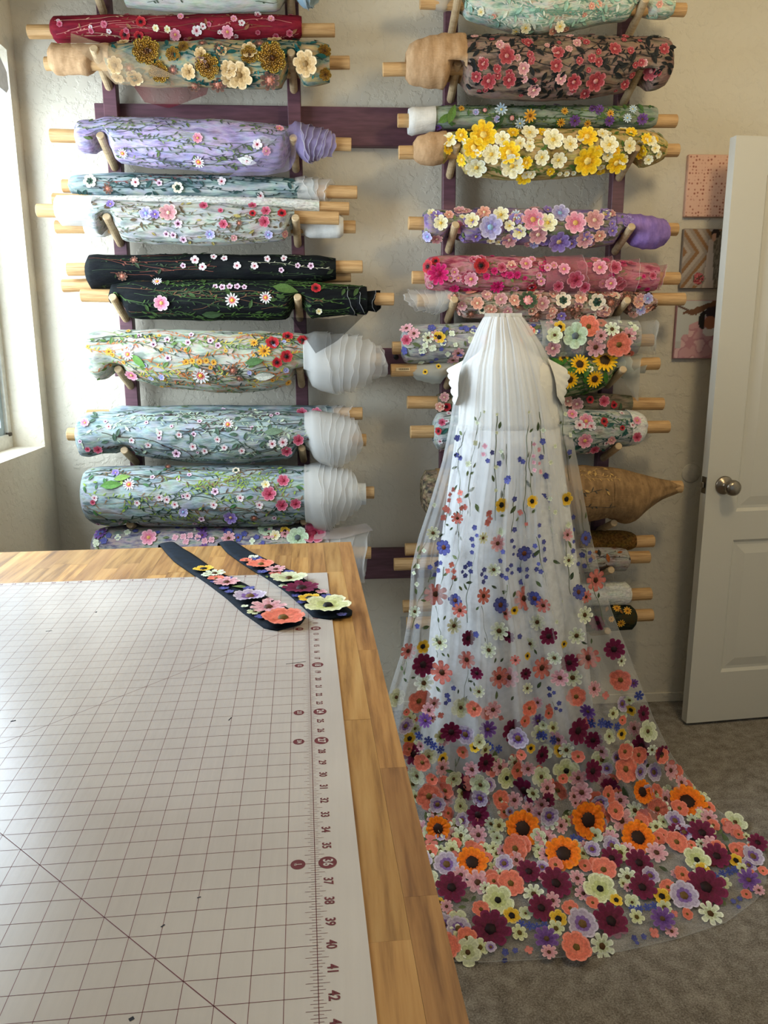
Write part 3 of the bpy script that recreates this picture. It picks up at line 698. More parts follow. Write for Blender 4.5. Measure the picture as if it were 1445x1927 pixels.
BLUEF = cloth('blue_white_sheer', ['#5c6c6e', '#849395', '#a0abae', '#8d958d'], (5, 20, 20))
roll('slim pale sheer roll with two pink roses at its end, behind a blue-white roll', ((165, 783), (682, 778)),
     [S('fabric', BLUEF, [(205, 772, 796), (225, 764, 805), (400, 762, 806), (600, 763, 800), (625, 764, 798)], main=1), S('tulle_end', WT, [(600, 764, 799), (640, 766, 796), (661, 767, 794)], steps=4)],
     [('#4a5a4a', 12, .0018, .4)], [(568, 778, 10, 'p'), (596, 777, 10, 'p'), (340, 778, 5, 's'), (480, 776, 6, 'c'), (300, 775, 5, 's'), (420, 772, 5, 's')], [('#6a7a58', 14, 4, 7)], yc=1.115)
roll('blue-white sheer roll with brown vines, white blossoms and pink roses', ((128, 817), (689, 828)),
     [S('fabric', BLUEF, [(147, 800, 842), (150, 786, 855), (160, 778, 862), (200, 775, 852), (250, 772, 855), (350, 770, 869), (450, 772, 873), (540, 774, 864), (605, 779, 845)], main=1, wr=.006),
      S('tulle_end', WT, [(575, 778, 846), (610, 781, 868), (640, 785, 878), (660, 790, 870), (672, 798, 850)], steps=9)],
     [('#4f3d34', 14, .0024, .25), ('#33463c', 20, .002, .4), ('#a8b8a0', 18, .0018, .6), ('#3a2c28', 10, .003, .15)],
     [(429, 799, 10, 'd'), (561, 828, 10, 'p'), (539, 848, 10, 'p'), (532, 832, 9, 'q'), (248, 828, 6, 'q'), (300, 815, 6, 'q'), (337, 818, 6, 'q'), (363, 840, 7, 'q'), (385, 848, 6, 'q'), (409, 827, 6, 'q'), (422, 842, 6, 'q'), (455, 848, 6, 'q'), (279, 837, 6, 'q'), (184, 845, 8, 'p'), (165, 845, 5, 'p'), (160, 796, 8, 'I'), (332, 853, 8, 's'), (512, 835, 8, 'q'), (205, 803, 6, 'q')],
     [('s', 16, 3, 5), ('#4a6250', 60, 4, 9), ('#b8c8b0', 40, 4, 7)], leaves=[(515, 813, 18, '#6a8068', 6)])
roll('large blue-white sheer roll with lime sprigs and red roses, above the table edge', ((190, 925), (704, 927)),
     [S('fabric', BLUEF, [(158, 905, 955), (160, 892, 965), (170, 881, 983), (200, 878, 988), (350, 876, 990), (500, 876, 990), (600, 877, 982)], main=1, wr=.004),
      S('tulle_end', WT, [(575, 878, 986), (620, 880, 992), (640, 884, 984), (658, 890, 970), (668, 900, 958)], steps=9), S('core_tulle', WC, [(655, 908, 950), (688, 909, 950)])],
     [('#5c4634', 12, .0024, .25), ('#2e4636', 22, .0022, .4), ('#8aa04a', 16, .0019, .7), ('#8a6a4a', 16, .0018, .3), ('#24382c', 14, .003, .25)],
     [(533, 905, 11, 'p'), (506, 929, 13, 'p'), (530, 950, 11, 'p'), (556, 947, 10, 'p'), (243, 912, 11, 'd'), (434, 973, 13, 'V'), (258, 946, 6, 'q'), (300, 936, 7, 'q'), (314, 940, 7, 'q'), (329, 949, 7, 'q'), (353, 933, 7, 'q'), (402, 950, 7, 'q'), (452, 937, 7, 'q'), (488, 950, 7, 'q'), (379, 976, 6, 's'), (405, 925, 7, 's'), (444, 886, 7, 'Z'), (316, 879, 6, 'b'), (478, 974, 7, 'b'), (345, 963, 9, 'v'), (218, 890, 7, 'V'), (500, 912, 8, 'c'), (178, 937, 6, 'q'), (175, 945, 5, 'p')],
     [('#8fa648', 60, 3, 6), ('#3f6a3a', 24, 4, 8), ('s', 8, 4, 5)], leaves=[(210, 913, 20, '#5a8a3c', 4), (230, 900, 16, '#7a9a48', 10)])
BOT = cloth('dense_floral', ['#5a5470', '#8a8590', '#a9a098', '#7e8a80'], (8, 24, 24))
e, bv, Yc = roll('floral sheer roll mostly hidden behind the table, lowest of the left column', ((195, 1037), (698, 1040)),
     [S('fabric', BOT, [(178, 1010, 1060), (186, 996, 1070), (220, 989, 1080), (350, 985, 1085), (560, 986, 1085), (620, 990, 1080)], main=1), S('tulle_end', WT, [(590, 992, 1082), (650, 1000, 1086), (690, 1004, 1090)], steps=4)],
     [('#5a6a44', 14, .002, .5)],
     [(500, 998, 14, 'm'), (518, 1008, 10, 'c'), (560, 1012, 20, 'm'), (590, 1004, 22, 'p'), (280, 1012, 15, 'I'), (536, 1000, 9, 'Y'), (345, 1010, 6, 'h'), (358, 1008, 6, 'h'), (372, 1012, 6, 'h'), (350, 1019, 6, 'h'), (385, 1018, 6, 'h'), (398, 1016, 6, 'h'), (330, 1012, 6, 'h'), (430, 1002, 8, 'U'), (448, 1012, 8, 'U'), (460, 1005, 6, 'u'), (190, 1006, 8, 'u'), (196, 1018, 7, 'u'), (205, 1008, 6, 'u'), (240, 1002, 6, 'w'), (222, 1012, 6, 'w')],
     [('P', 12, 6, 14), ('u', 26, 4, 6), ('w', 16, 5, 7), ('H', 8, 8, 13), ('#5d6a44', 16, 6, 11)])
flap('tulle_flap', [(592, 1002), (640, 992), (690, 985)], [(590, 1015), (640, 1014), (702, 998)], e, bv, Yc, tul('#d8ccc8', .5), n=12)

# --- right column of the rack
MINT = cloth('mint_cloth', ['#7c9a8c', '#a8bcae', '#c8cdbe', '#b8a898'], (8, 26, 26), rough=.5)
roll('mint green sequinned roll sagging at the top right edge', ((790, 4), (1289, 19)),
     [S('fabric', MINT, [(858, -20, 28), (900, -22, 42), (960, -22, 60), (1020, -22, 68), (1080, -20, 58), (1140, -20, 42), (1200, -18, 37), (1255, -14, 37), (1264, -8, 32)], main=1, wr=.007), S('tulle_end', tul('#d6d4c8', .6), [(806, -10, 8), (815, -14, 16), (866, -15, 30)], wr=.007)],
     [('#6f9a88', 20, .0022, .6), ('#d8e0d0', 14, .0022, .5)], [(989, 52, 10, 'c'), (971, 58, 8, 'c'), (1053, 50, 10, 'c'), (1040, 58, 8, 'n'), (905, 22, 7, 'c')], [('#9cc4b0', 60, 5, 10), ('#dde4d4', 34, 4, 8), ('n', 10, 4, 7)])
ROSE = cloth('rose_black_cloth', ['#4c403a', '#766458', '#8e7668', '#80645a'], (6, 24, 24))
roll('fat tan roll with red roses and black leafy vines on the right column', ((720, 131), (1262, 120)),
     [S('fabric', ROSE, [(862, 70, 170), (900, 67, 181), (1000, 69, 189), (1100, 70, 186), (1180, 72, 173), (1240, 72, 170), (1254, 80, 160), (1259, 96, 148)], main=1, wr=.005),
      S('tulle_end', TAN, [(763, 102, 146), (770, 84, 156), (790, 74, 162), (830, 66, 166), (872, 66, 172)], wr=.005, pleat=.006, pf=70)],
     [('#15181a', 18, .0026, .55), ('#2b2f30', 10, .002, .5)],
     [(953, 106, 16, 'r'), (909, 121, 11, 'r'), (985, 129, 11, 'i'), (1046, 124, 12, 'r'), (1120, 152, 18, 'r'), (1079, 154, 14, 'r'), (1055, 148, 10, 'i'), (1004, 169, 12, 'i'), (1156, 93, 12, 'r'), (1226, 134, 16, 'r'), (1249, 93, 10, 'r'), (919, 152, 14, 'r'), (896, 144, 10, 'r'), (994, 82, 9, 'r'), (1050, 100, 11, 'r'), (958, 150, 13, 'r'), (935, 130, 8, 'r'), (1113, 110, 8, 'r'), (1126, 117, 8, 'r'), (1090, 115, 7, 'r'), (1186, 96, 7, 'r'), (940, 85, 8, 'i'), (1100, 175, 10, 'r'), (1085, 82, 8, 'i'), (1175, 158, 9, 'r'), (1206, 118, 7, 'r')],
     [('#14181a', 120, 6, 11), ('r', 34, 4, 8), ('i', 14, 5, 8)])
GREENC = cloth('green_floral', ['#5d6e5e', '#8a9684', '#9aa494'], (6, 24, 24))
roll('slim green roll with yellow and pale blue daisies above the big yellow flowers', ((748, 227), (1272, 228)),
     [S('fabric', GREENC, [(812, 201, 242), (830, 199, 243), (1000, 199, 243), (1220, 199, 243), (1232, 203, 239)], main=1, wr=.002), S('tulle_end', WC, [(768, 205, 252), (775, 202, 255), (818, 200, 246)], wr=.004)],
     [('#3f5a34', 18, .0022, .6), ('#7a8a4a', 10, .002, .5)],
     [(943, 207, 12, 'l'), (997, 218, 12, 'f'), (978, 232, 10, 'l'), (963, 222, 8, 'z'), (935, 224, 6, 'v'), (1081, 227, 10, 'P'), (1146, 227, 9, 'P'), (1128, 206, 8, 'P'), (1180, 222, 8, 'l'), (1208, 224, 10, 'P'), (1062, 210, 7, 'f'), (1148, 214, 7, 'f'), (868, 205, 6, 'f'), (895, 212, 6, 'v'), (1190, 206, 8, 'l'), (1055, 230, 8, 'f'), (1105, 232, 7, 'f'), (912, 208, 7, 'z')],
     [('#4a6a38', 36, 5, 10), ('P', 8, 4, 7)], leaves=[(850, 215, 18, '#5a7a34', 70), (838, 222, 16, '#5a7a34', 30), (941, 226, 12, '#3f5a34', 60)], yc=1.115)
YEL = cloth('yellow_ground', ['#8a7444', '#b09a5c', '#c2a878', '#7a7a44'], (8, 24, 24))
roll('roll crowded with big yellow and cream applique flowers', ((750, 287), (1276, 283)),
     [S('fabric', YEL, [(828, 252, 306), (860, 246, 324), (950, 243, 338), (1000, 243, 340), (1100, 243, 332), (1200, 245, 318), (1235, 252, 308), (1250, 264, 298)], main=1, wr=.007),
      S('tulle_end', TAN, [(777, 268, 298), (785, 258, 306), (805, 250, 312), (838, 247, 308)], pleat=.005, pf=90)],
     [('#55702c', 14, .0024, .6)],
     [(909, 255, 25, 'e'), (891, 278, 20, 'e'), (957, 287, 20, 'e'), (1040, 264, 20, 'c'), (1072, 272, 15, 'c'), (1104, 258, 19, 'e'), (1133, 253, 11, 'c'), (1105, 302, 26, 'e'), (1146, 273, 17, 'c'), (1183, 275, 14, 'c'), (978, 270, 11, 'c'), (945, 263, 15, 'c'), (924, 291, 18, 'c'), (996, 276, 10, 'c'), (996, 251, 16, 'c'), (1019, 296, 14, 'c'), (1050, 301, 15, 'c'), (896, 314, 20, 'c'), (963, 312, 22, 'c'), (990, 306, 11, 'e'), (986, 333, 15, 'e'), (1159, 306, 19, 'e'), (965, 251, 11, 'e'), (1187, 250, 11, 'e'), (1035, 322, 8, 'e'), (1053, 326, 5, 'c'), (1066, 326, 6, 'c'), (1079, 325, 5, 'c'), (1000, 327, 8, 'c'), (845, 265, 14, 'c'), (868, 255, 12, 'e'), (1215, 262, 10, 'e'), (1232, 280, 9, 'c'), (1220, 300, 9, 'c'), (1020, 250, 9, 'e'), (1205, 290, 9, 'e'), (870, 300, 12, 'e'), (1125, 285, 10, 'e')],
     [('#4f7030', 60, 5, 9), ('c', 22, 6, 11), ('e', 12, 6, 11)], yc=1.06)
LILC = cloth('lilac_ground', ['#6a5a86', '#8a78a4', '#9f8f90', '#7f8468'], (8, 24, 24))
PURP = cloth('purple_chiffon', ['#7a62a0', '#9478b8'], (30, 10, 10))
roll('lilac roll with pastel pink and cream flowers and a plain purple chiffon end', ((768, 420), (1274, 432)),
     [S('fabric', LILC, [(796, 402, 450), (802, 396, 458), (900, 393, 458), (1000, 392, 462), (1100, 396, 468), (1160, 399, 460), (1182, 402, 454)], main=1, wr=.006),
      S('chiffon_end', PURP, [(1150, 400, 460), (1180, 402, 458), (1200, 403, 466), (1226, 407, 470), (1248, 413, 464), (1257, 424, 450)], pleat=.007, pf=85, wr=.006)],
     [('#5f6a48', 10, .002, .5)],
     [(829, 420, 14, 'c'), (862, 425, 15, 'I'), (887, 415, 14, 'c'), (922, 428, 22, 'v'), (942, 405, 15, 'c'), (958, 425, 10, 'c'), (977, 436, 13, 'c'), (1002, 414, 21, 'I'), (1030, 420, 18, 'c'), (1012, 441, 17, 'i'), (1053, 402, 17, 'v'), (1082, 420, 20, 'I'), (1118, 415, 18, 'i'), (1051, 454, 21, 'V'), (1100, 449, 16, 'i'), (958, 451, 14, 'i'), (911, 400, 12, 'n'), (971, 405, 10, 'l'), (1128, 443, 11, 'n'), (805, 445, 10, 'v'), (845, 405, 9, 'n'), (812, 402, 9, 'c'), (895, 445, 10, 'V'), (1075, 458, 10, 'V'), (1005, 458, 9, 'v'), (1140, 405, 9, 'c')],
     [('V', 24, 7, 12), ('i', 12, 7, 11), ('c', 8, 6, 10), ('#6b7a48', 24, 5, 8)])
PNK = cloth('pink_floral', ['#8a3a4c', '#b06070', '#c08488', '#9a7068'], (8, 24, 24))
roll('hot pink floral roll fading to plain pink tulle on the right', ((775, 522), (1277, 524)),
     [S('fabric', PNK, [(797, 500, 530), (800, 488, 542), (812, 480, 547), (900, 481, 548), (1050, 487, 548), (1150, 491, 550), (1232, 495, 548)], main=1, wr=.005),
      S('tulle_end', tul('#d9929c', .25), [(1020, 483, 553), (1100, 485, 555), (1180, 489, 553), (1235, 495, 550), (1248, 500, 542)], steps=4)],
     [('#7a8a50', 10, .002, .5), ('#8a2040', 8, .002, .4)],
     [(824, 515, 20, 'M'), (806, 502, 12, 'R'), (905, 500, 14, 'R'), (886, 525, 13, 'I'), (855, 512, 8, 'I'), (848, 523, 7, 'I'), (862, 523, 7, 'I'), (935, 538, 13, 'M'), (930, 510, 7, 'M'), (948, 514, 7, 'M'), (960, 518, 7, 'M'), (973, 517, 7, 'M'), (1030, 504, 7, 'I'), (1042, 500, 7, 'I'), (1018, 529, 8, 'I'), (1014, 518, 6, 'I'), (1082, 525, 16, 'p'), (1061, 507, 11, 'I'), (1128, 504, 14, 'I'), (1156, 504, 13, 'p'), (1149, 533, 11, 'I'), (989, 497, 12, 'I'), (1000, 540, 9, 'R'), (855, 542, 9, 'M'), (962, 500, 9, 'n'), (820, 492, 8, 'R'), (1100, 540, 10, 'p'), (1050, 538, 10, 'p'), (890, 490, 8, 'p'), (915, 520, 7, 'M')],
     [('M', 24, 4, 8), ('I', 14, 6, 10), ('p', 14, 7, 11), ('#7a8a4c', 20, 4, 7)], yc=1.08)
PCH = cloth('peach_floral', ['#7a5650', '#a8847c', '#b8a898', '#7c6a6c'], (8, 24, 24))
roll('peach and cream floral roll with a white tulle left end, just above the veil', ((785, 565), (1287, 563)),
     [S('fabric', PCH, [(838, 556, 586), (848, 548, 596), (950, 545, 602), (1050, 545, 605), (1150, 547, 600), (1215, 550, 590), (1232, 556, 582)], main=1, wr=.006),
      S('tulle_end', WT, [(769, 556, 574), (774, 550, 582), (800, 548, 584), (860, 548, 588)], steps=7, flip=1)],
     [('#4a5a40', 10, .002, .5)],
     [(942, 564, 12, 'i'), (968, 566, 11, 'n'), (993, 566, 17, 'z'), (1059, 566, 15, 'Z'), (1123, 568, 16, 'Z'), (1149, 569, 12, 'b'), (1138, 552, 10, 'n'), (1180, 561, 13, 'b'), (898, 571, 12, 'n'), (1020, 571, 13, 'i'), (1092, 561, 12, 'n'), (886, 590, 9, 'b'), (1010, 592, 9, 'b'), (1056, 594, 9, 'V'), (1112, 594, 11, 'Z'), (1200, 568, 11, 'n'), (1218, 562, 10, 'v'), (1205, 582, 10, 'v'), (915, 556, 10, 'i'), (925, 582, 10, 'n'), (955, 585, 9, 'i'), (1085, 582, 9, 'b'), (1040, 585, 8, 'n'), (870, 575, 9, 'i')],
     [('n', 34, 6, 10), ('i', 24, 6, 10), ('b', 18, 6, 9), ('Z', 8, 7, 10), ('#566448', 16, 5, 8)], leaves=[(868, 548, 13, '#e0937e', 165), (888, 550, 14, '#e0937e', 20)], yc=1.085)
ANM = cloth('anemone_sheer', ['#74747c', '#9a9a98', '#aeaca4', '#8c8a90'], (7, 24, 24))
roll('sheer roll with anemones under white tulle, right behind the top of the veil', ((738, 655), (1228, 640)),
     [S('fabric', ANM, [(754, 632, 668), (757, 618, 680), (768, 611, 686), (900, 607, 681), (1000, 605, 676), (1130, 602, 672), (1195, 602, 668)], main=1, wr=.004),
      S('tulle_cover', tul('#dcdcd6', .3), [(1010, 601, 679), (1100, 600, 676), (1200, 598, 672), (1228, 599, 670), (1233, 605, 664)], steps=3)],
     [('#566040', 12, .002, .5)],
     [(805, 636, 11, 'W'), (826, 635, 11, 'Y'), (865, 664, 7, 'u'), (891, 620, 7, 'u'), (878, 620, 6, 'u'), (793, 660, 6, 'w'), (812, 618, 8, 'u'), (838, 622, 7, 'u'), (850, 628, 6, 'w'), (886, 640, 7, 'w'), (910, 637, 8, 'n'), (815, 655, 6, 'w'), (800, 650, 6, 'w'), (1082, 632, 23, 'm'), (1107, 615, 20, 'C'), (1043, 631, 15, 'a'), (1053, 616, 11, 'Y'), (1164, 648, 22, 'C'), (1120, 653, 18, 'H'), (1151, 620, 14, 'W'), (1182, 632, 15, 'H'), (1040, 655, 14, 'i'), (1130, 632, 12, 'H'), (765, 640, 10, 'p'), (762, 660, 8, 'u')],
     [('u', 24, 4, 7), ('w', 26, 4, 7), ('H', 16, 8, 13), ('C', 6, 8, 12), ('#5f6a44', 36, 5, 9)])
SUN = cloth('sunflower_ground', ['#2f4a24', '#5a6a4c', '#9a9470', '#6f7a5c'], (8, 26, 26))
e, bv, Yc = roll('roll of yellow sunflower cloth with green leaves, right of the dress shoulder', ((735, 697), (1239, 684)),
     [S('fabric', SUN, [(850, 676, 732), (1000, 668, 750), (1060, 668, 750), (1120, 668, 738), (1150, 668, 722), (1164, 672, 708)], main=1, wr=.005),
      S('tulle_end', tul('#c9cfc8', .6), [(776, 690, 706), (784, 684, 714), (810, 682, 720), (866, 678, 728)], wr=.008, pleat=.004, pf=120),
      S('tulle_end', tul('#c9cfc8', .55), [(1150, 668, 714), (1195, 668, 712), (1214, 672, 706), (1219, 678, 698)], steps=4)],
     [('#2f5a20', 16, .003, .7)], [(1137, 679, 24, 'x'), (1090, 686, 18, 'x'), (1118, 713, 16, 'x'), (1071, 714, 16, 'x'), (1110, 695, 6, 'c'), (1060, 675, 10, 'x'), (800, 700, 5, 'Y'), (825, 690, 5, 'Y')],
     [('#3a6a22', 60, 7, 13)])
flap('tulle_flap', [(1168, 705), (1190, 700), (1205, 690)], [(1196, 752), (1198, 754), (1201, 756)], e, bv, Yc, tul('#d4d4cc', .4), n=6)
lab = aty(756, 696, Yc); 
mb = MB(); mb.box((lab.x-.022, lab.y-.0232, lab.z-.003), (lab.x+.025, lab.y-.0225, lab.z+.008), 0)
for i in range(14): x = lab.x-.012+i*.0024; mb.box((x, lab.y-.0236, lab.z), (x+.0011, lab.y-.0231, lab.z+.006), 1)
mb.make('printed_label', [plain('#d6bd92', .6), plain('#33291c', .7)], e)
BRN = cloth('brown_floral', ['#4f4a3c', '#756a58', '#8a7a68'], (8, 26, 26))
roll('slim taupe roll with dark red blossoms beside the dress', ((766, 757), (1247, 760)),
     [S('fabric', BRN, [(822, 742, 774), (832, 739, 779), (1000, 738, 778), (1150, 740, 777), (1186, 745, 774)], main=1, wr=.003)],
     [('#3a4a34', 12, .002, .5)], [(1136, 755, 10, 'p'), (1136, 755, 6, 'R'), (836, 748, 9, 'i'), (840, 765, 8, 'R'), (828, 765, 9, 'n'), (1110, 752, 7, 'R'), (1085, 760, 12, 'i'), (1155, 762, 6, 'R'), (1068, 755, 10, 'n')], [('R', 6, 3, 5), ('#44563c', 16, 4, 8)])
LFC = cloth('lace_floral', ['#6f7c7a', '#98a09c', '#b4b6b0', '#8c8c88'], (8, 24, 24))
roll('white floral roll with a scalloped lace edge and pink peonies', ((772, 813), (1258, 803)),
     [S('fabric', LFC, [(815, 792, 832), (818, 780, 842), (830, 775, 850), (950, 770, 855), (1080, 770, 857), (1150, 772, 845), (1185, 775, 838)], main=1, wr=.005),
      S('lace_edge', LACE, [(1178, 772, 840), (1200, 775, 836), (1208, 780, 830), (1213, 790, 820)], wr=.008, pleat=.003, pf=200)],
     [('#1f4a44', 14, .0026, .7), ('#4a6a44', 10, .002, .6)],
     [(1102, 793, 14, 'I'), (1090, 800, 10, 'q'), (1112, 802, 9, 'q'), (1136, 793, 7, 'R'), (1100, 829, 14, 'I'), (1118, 845, 9, 'p'), (1198, 792, 8, 'I'), (1190, 800, 6, 'q'), (1198, 822, 9, 'p'), (1076, 780, 10, 'I'), (1150, 828, 8, 'i'), (826, 811, 7, 'R'), (832, 795, 7, 'p'), (828, 830, 6, 'q')],
     [('#1f5048', 40, 5, 9), ('q', 14, 4, 6), ('R', 8, 3, 5)])
TANF = cloth('tan_chiffon', ['#7c6142', '#9a7a54'], (30, 12, 12)); CAMO = cloth('muddy_print', ['#33302a', '#6a5a44', '#8a7a60'], (20, 30, 30))
roll('tan chiffon roll tapering into a pleated cone on the right', ((806, 920), (1282, 916)),
     [S('fabric', TANF, [(820, 882, 970), (950, 878, 978), (1080, 876, 984), (1130, 878, 976), (1165, 882, 970)], main=1, wr=.006),
      S('print_end', CAMO, [(793, 900, 952), (797, 886, 964), (826, 882, 970)], wr=.008),
      S('chiffon_cone', TANF, [(1140, 879, 972), (1172, 884, 986), (1190, 890, 982), (1205, 894, 966), (1230, 900, 948), (1260, 905, 934), (1280, 908, 926)], pleat=.007, pf=230, wr=.003)],
     [('#c09a5c', 14, .002, .7), ('#3a3e3c', 6, .002, .5)], [], [('#c39c5c', 30, 4, 7)])
WOV = cloth('brown_woven', ['#4c3614', '#6a4c1e', '#7a5a28'], (60, 60, 60), bump=1.0)
roll('mustard brown woven-texture roll below the tan cone', ((762, 1034), (1229, 1018)),
     [S('fabric', WOV, [(835, 1006, 1042), (1000, 1000, 1037), (1170, 998, 1036), (1186, 1001, 1034), (1194, 1006, 1030)], main=1, wr=.002)], yc=1.11)
RUST = cloth('white_rust_print', ['#6a4a34', '#8f8a84', '#a9a49c', '#8a8278'], (8, 24, 24))
e, bv, Yc = roll('white print roll with rust leaves under the mustard woven roll', ((741, 1062), (1221, 1048)),
     [S('fabric', RUST, [(835, 1036, 1078), (1000, 1032, 1077), (1160, 1028, 1074), (1176, 1032, 1073), (1182, 1040, 1066)], main=1, wr=.004)], [('#3a342c', 8, .0018, .3)], [], [('#9a5420', 24, 5, 9), ('#2c2a26', 10, 5, 8)], yc=1.085)
roll('plain white lace roll, second from the bottom on the right column', ((758, 1141), (1224, 1117)),
     [S('lace', LACE, [(835, 1108, 1146), (1000, 1100, 1142), (1150, 1094, 1138), (1178, 1096, 1137), (1184, 1102, 1132)], main=1, wr=.003)], [('#c8c8c0', 14, .002, .6)], yc=1.11)
DARKF = cloth('dark_green_print', ['#141c14', '#2c3226', '#3a3018'], (9, 26, 26))
roll('dark green roll with mustard flowers, lowest on the right column', ((765, 1173), (1227, 1157)),
     [S('fabric', DARKF, [(840, 1152, 1196), (1000, 1144, 1192), (1150, 1138, 1186), (1188, 1140, 1183), (1193, 1146, 1176)], main=1, wr=.003)], [('#0c120e', 14, .003, .5)], [(1168, 1172, 8, 'f'), (1160, 1145, 8, 'f'), (1180, 1150, 8, 'f'), (1150, 1165, 6, 'f')], [('#8a5a14', 12, 5, 9)], yc=1.10)

# ------------------------------------------------------------------ cutting table
TH = radians(2.0); ZT = 36.5*IN; MATZ = ZT; TOPZ = ZT-.0024
def tw(x, y, z): return Vector(((x*cos(TH)-y*sin(TH))*IN, (x*sin(TH)+y*cos(TH))*IN, z))   # inches on the mat -> world
def mat_in(px, py, z=MATZ):
    P = atz(px, py, z); X, Y = P.x/IN, P.y/IN; return X*cos(TH)+Y*sin(TH), -X*sin(TH)+Y*cos(TH)
t = NT('butcher_block'); oi = t.n('ShaderNodeObjectInfo'); vv = t.coords((26, 1.6, 26), rand=True); nz = t.noise(vv, 2.4, 5, .62)
g1 = t.ramp(nz, [(.30, '#7c5428'), (.5, '#b0844a'), (.72, '#c29a60')]); g2 = t.ramp(nz, [(.30, '#5e3c22'), (.5, '#8e6238'), (.7, '#a67c4a')])
mixc = t.n('ShaderNodeMix', data_type='RGBA'); cr = t.ramp(oi.outputs['Random'], [(.35, (0, 0, 0, 1)), (.95, (1, 1, 1, 1))])
t.l(cr, mixc.inputs[0]); t.l(g1, mixc.inputs[6]); t.l(g2, mixc.inputs[7]); hv = t.n('ShaderNodeHueSaturation'); m7 = t.n('ShaderNodeMath', operation='MULTIPLY', i_1=7.31); fr = t.n('ShaderNodeMath', operation='FRACT'); mr = t.n('ShaderNodeMapRange', i_3=.78, i_4=1.2)
t.l(oi.outputs['Random'], m7.inputs[0]); t.l(m7.outputs[0], fr.inputs[0]); t.l(fr.outputs[0], mr.inputs[0]); t.l(mr.outputs[0], hv.inputs['Value'])
t.l(mixc.outputs[2], hv.inputs['Color']); t.l(hv.outputs[0], t.b.inputs['Base Color'])
t.b.inputs['Roughness'].default_value = .42; BLOCK = t.m
XR_T, YF_T, YN_T, XL_T = 4.2, 10.9, -54, -32.5
tb = empty('cutting_table', tw(-20, -20, 0), 'butcher-block cutting table with pale wood strips under the gridded mat', 'table')
rng = random.Random(5)
ends0 = [mat_in(700, 1220)[1], mat_in(740, 1441)[1], -38]; ends1 = [1.2, mat_in(690, 1350)[1], mat_in(735, 1766)[1]]
x = XR_T; i = 0; gap = .004
while x > XL_T:
    w = 1.2 if i == 0 else 1.45
    cuts = ends0 if i == 0 else ends1 if i == 1 else None
    if cuts is None:
        cuts = []; y = YF_T-rng.uniform(1.5, 14)
        while y > YN_T+3: cuts.append(y); y -= rng.uniform(8, 20)
    ys = [YF_T]+[c for c in cuts if YN_T < c < YF_T]+[YN_T]
    for a, b_ in zip(ys, ys[1:]):
        dz = rng.uniform(-.0001, .0001)
        MB().box((x-w+gap, b_+gap, TOPZ-.038), (x-gap, a-gap, TOPZ+dz), T=tw, bev=.006*IN/IN*0).make('plank', BLOCK, tb)
    x -= w; i += 1
XL_T = x
LEGM = plain('#cfc6b4', .5)
MB().box((XL_T+2, YN_T+2, TOPZ-.12), (XR_T-2, YF_T-2, TOPZ-.0385), T=tw).make('apron', LEGM, tb)
for lx_ in (XL_T+2, XR_T-5):
    for ly in (YN_T+2, YF_T-5): MB().box((lx_, ly, 0), (lx_+3, ly+3, TOPZ-.12), T=tw).make('leg', LEGM, tb)

# ------------------------------------------------------------------ cutting mat
t = NT('mat_plastic'); v = t.coords()
g = t.noise(v, 3.2, 3, .5); sc = t.noise(t.coords((60, 2.5, 1)), 3, 4, .7)
m1 = t.n('ShaderNodeMath', operation='MULTIPLY_ADD', i_1=.25); t.l(sc, m1.inputs[0]); t.l(g, m1.inputs[2])
t.l(t.ramp(m1.outputs[0], [(.4, '#b2aaa4'), (.62, '#bcb5af'), (.85, '#c6bfb8')]), t.b.inputs['Base Color'])
t.b.inputs['Roughness'].default_value = .24; t.b.inputs['Specular IOR Level'].default_value = .5; t.bump(t.noise(v, 240, 2), .05, .0005); MATM = t.m
mt = empty('cutting_mat', tw(-15, -20, MATZ), 'translucent white cutting mat with maroon inch grid lying on the table', 'cutting mat')
MX1, MY1, MX0, MY0 = 1.62, .75, -31.5, -50.0
MB().box((MX0, MY0, TOPZ+.0002), (MX1, MY1, MATZ), T=tw).make('mat_sheet', MATM, mt); mt_sheet = bpy.data.objects['mat_sheet']
INK = plain('#6a2f34', .5); INKL = plain('#7d4a4c', .5); PALE = plain('#bcb5af', .5)
def strip(mb, a, b_, w, z=MATZ+.00012, m=0):
    A = Vector(a); B = Vector(b_); d = (B-A).normalized(); nrm = Vector((-d.y, d.x))*w/2
    q = [A+nrm, B+nrm, B-nrm, A-nrm]; mb.add([tw(p.x, p.y, z) for p in q], [[3, 2, 1, 0]], m)
gr = MB(); wl = .018
for u in range(0, 31): strip(gr, (-u, 0), (-u, -49), wl*(1.3 if u == 0 else 1))
for n in range(0, 49): strip(gr, (0, -n), (-30, -n), wl)
strip(gr, (0, -45), (-30, -15), .03)
qa, qb = Vector(mat_in(521, 1195)), Vector(mat_in(94, 1363)); dq = (qb-qa).normalized(); strip(gr, qa-dq*4.0, qb+dq*9, .022)
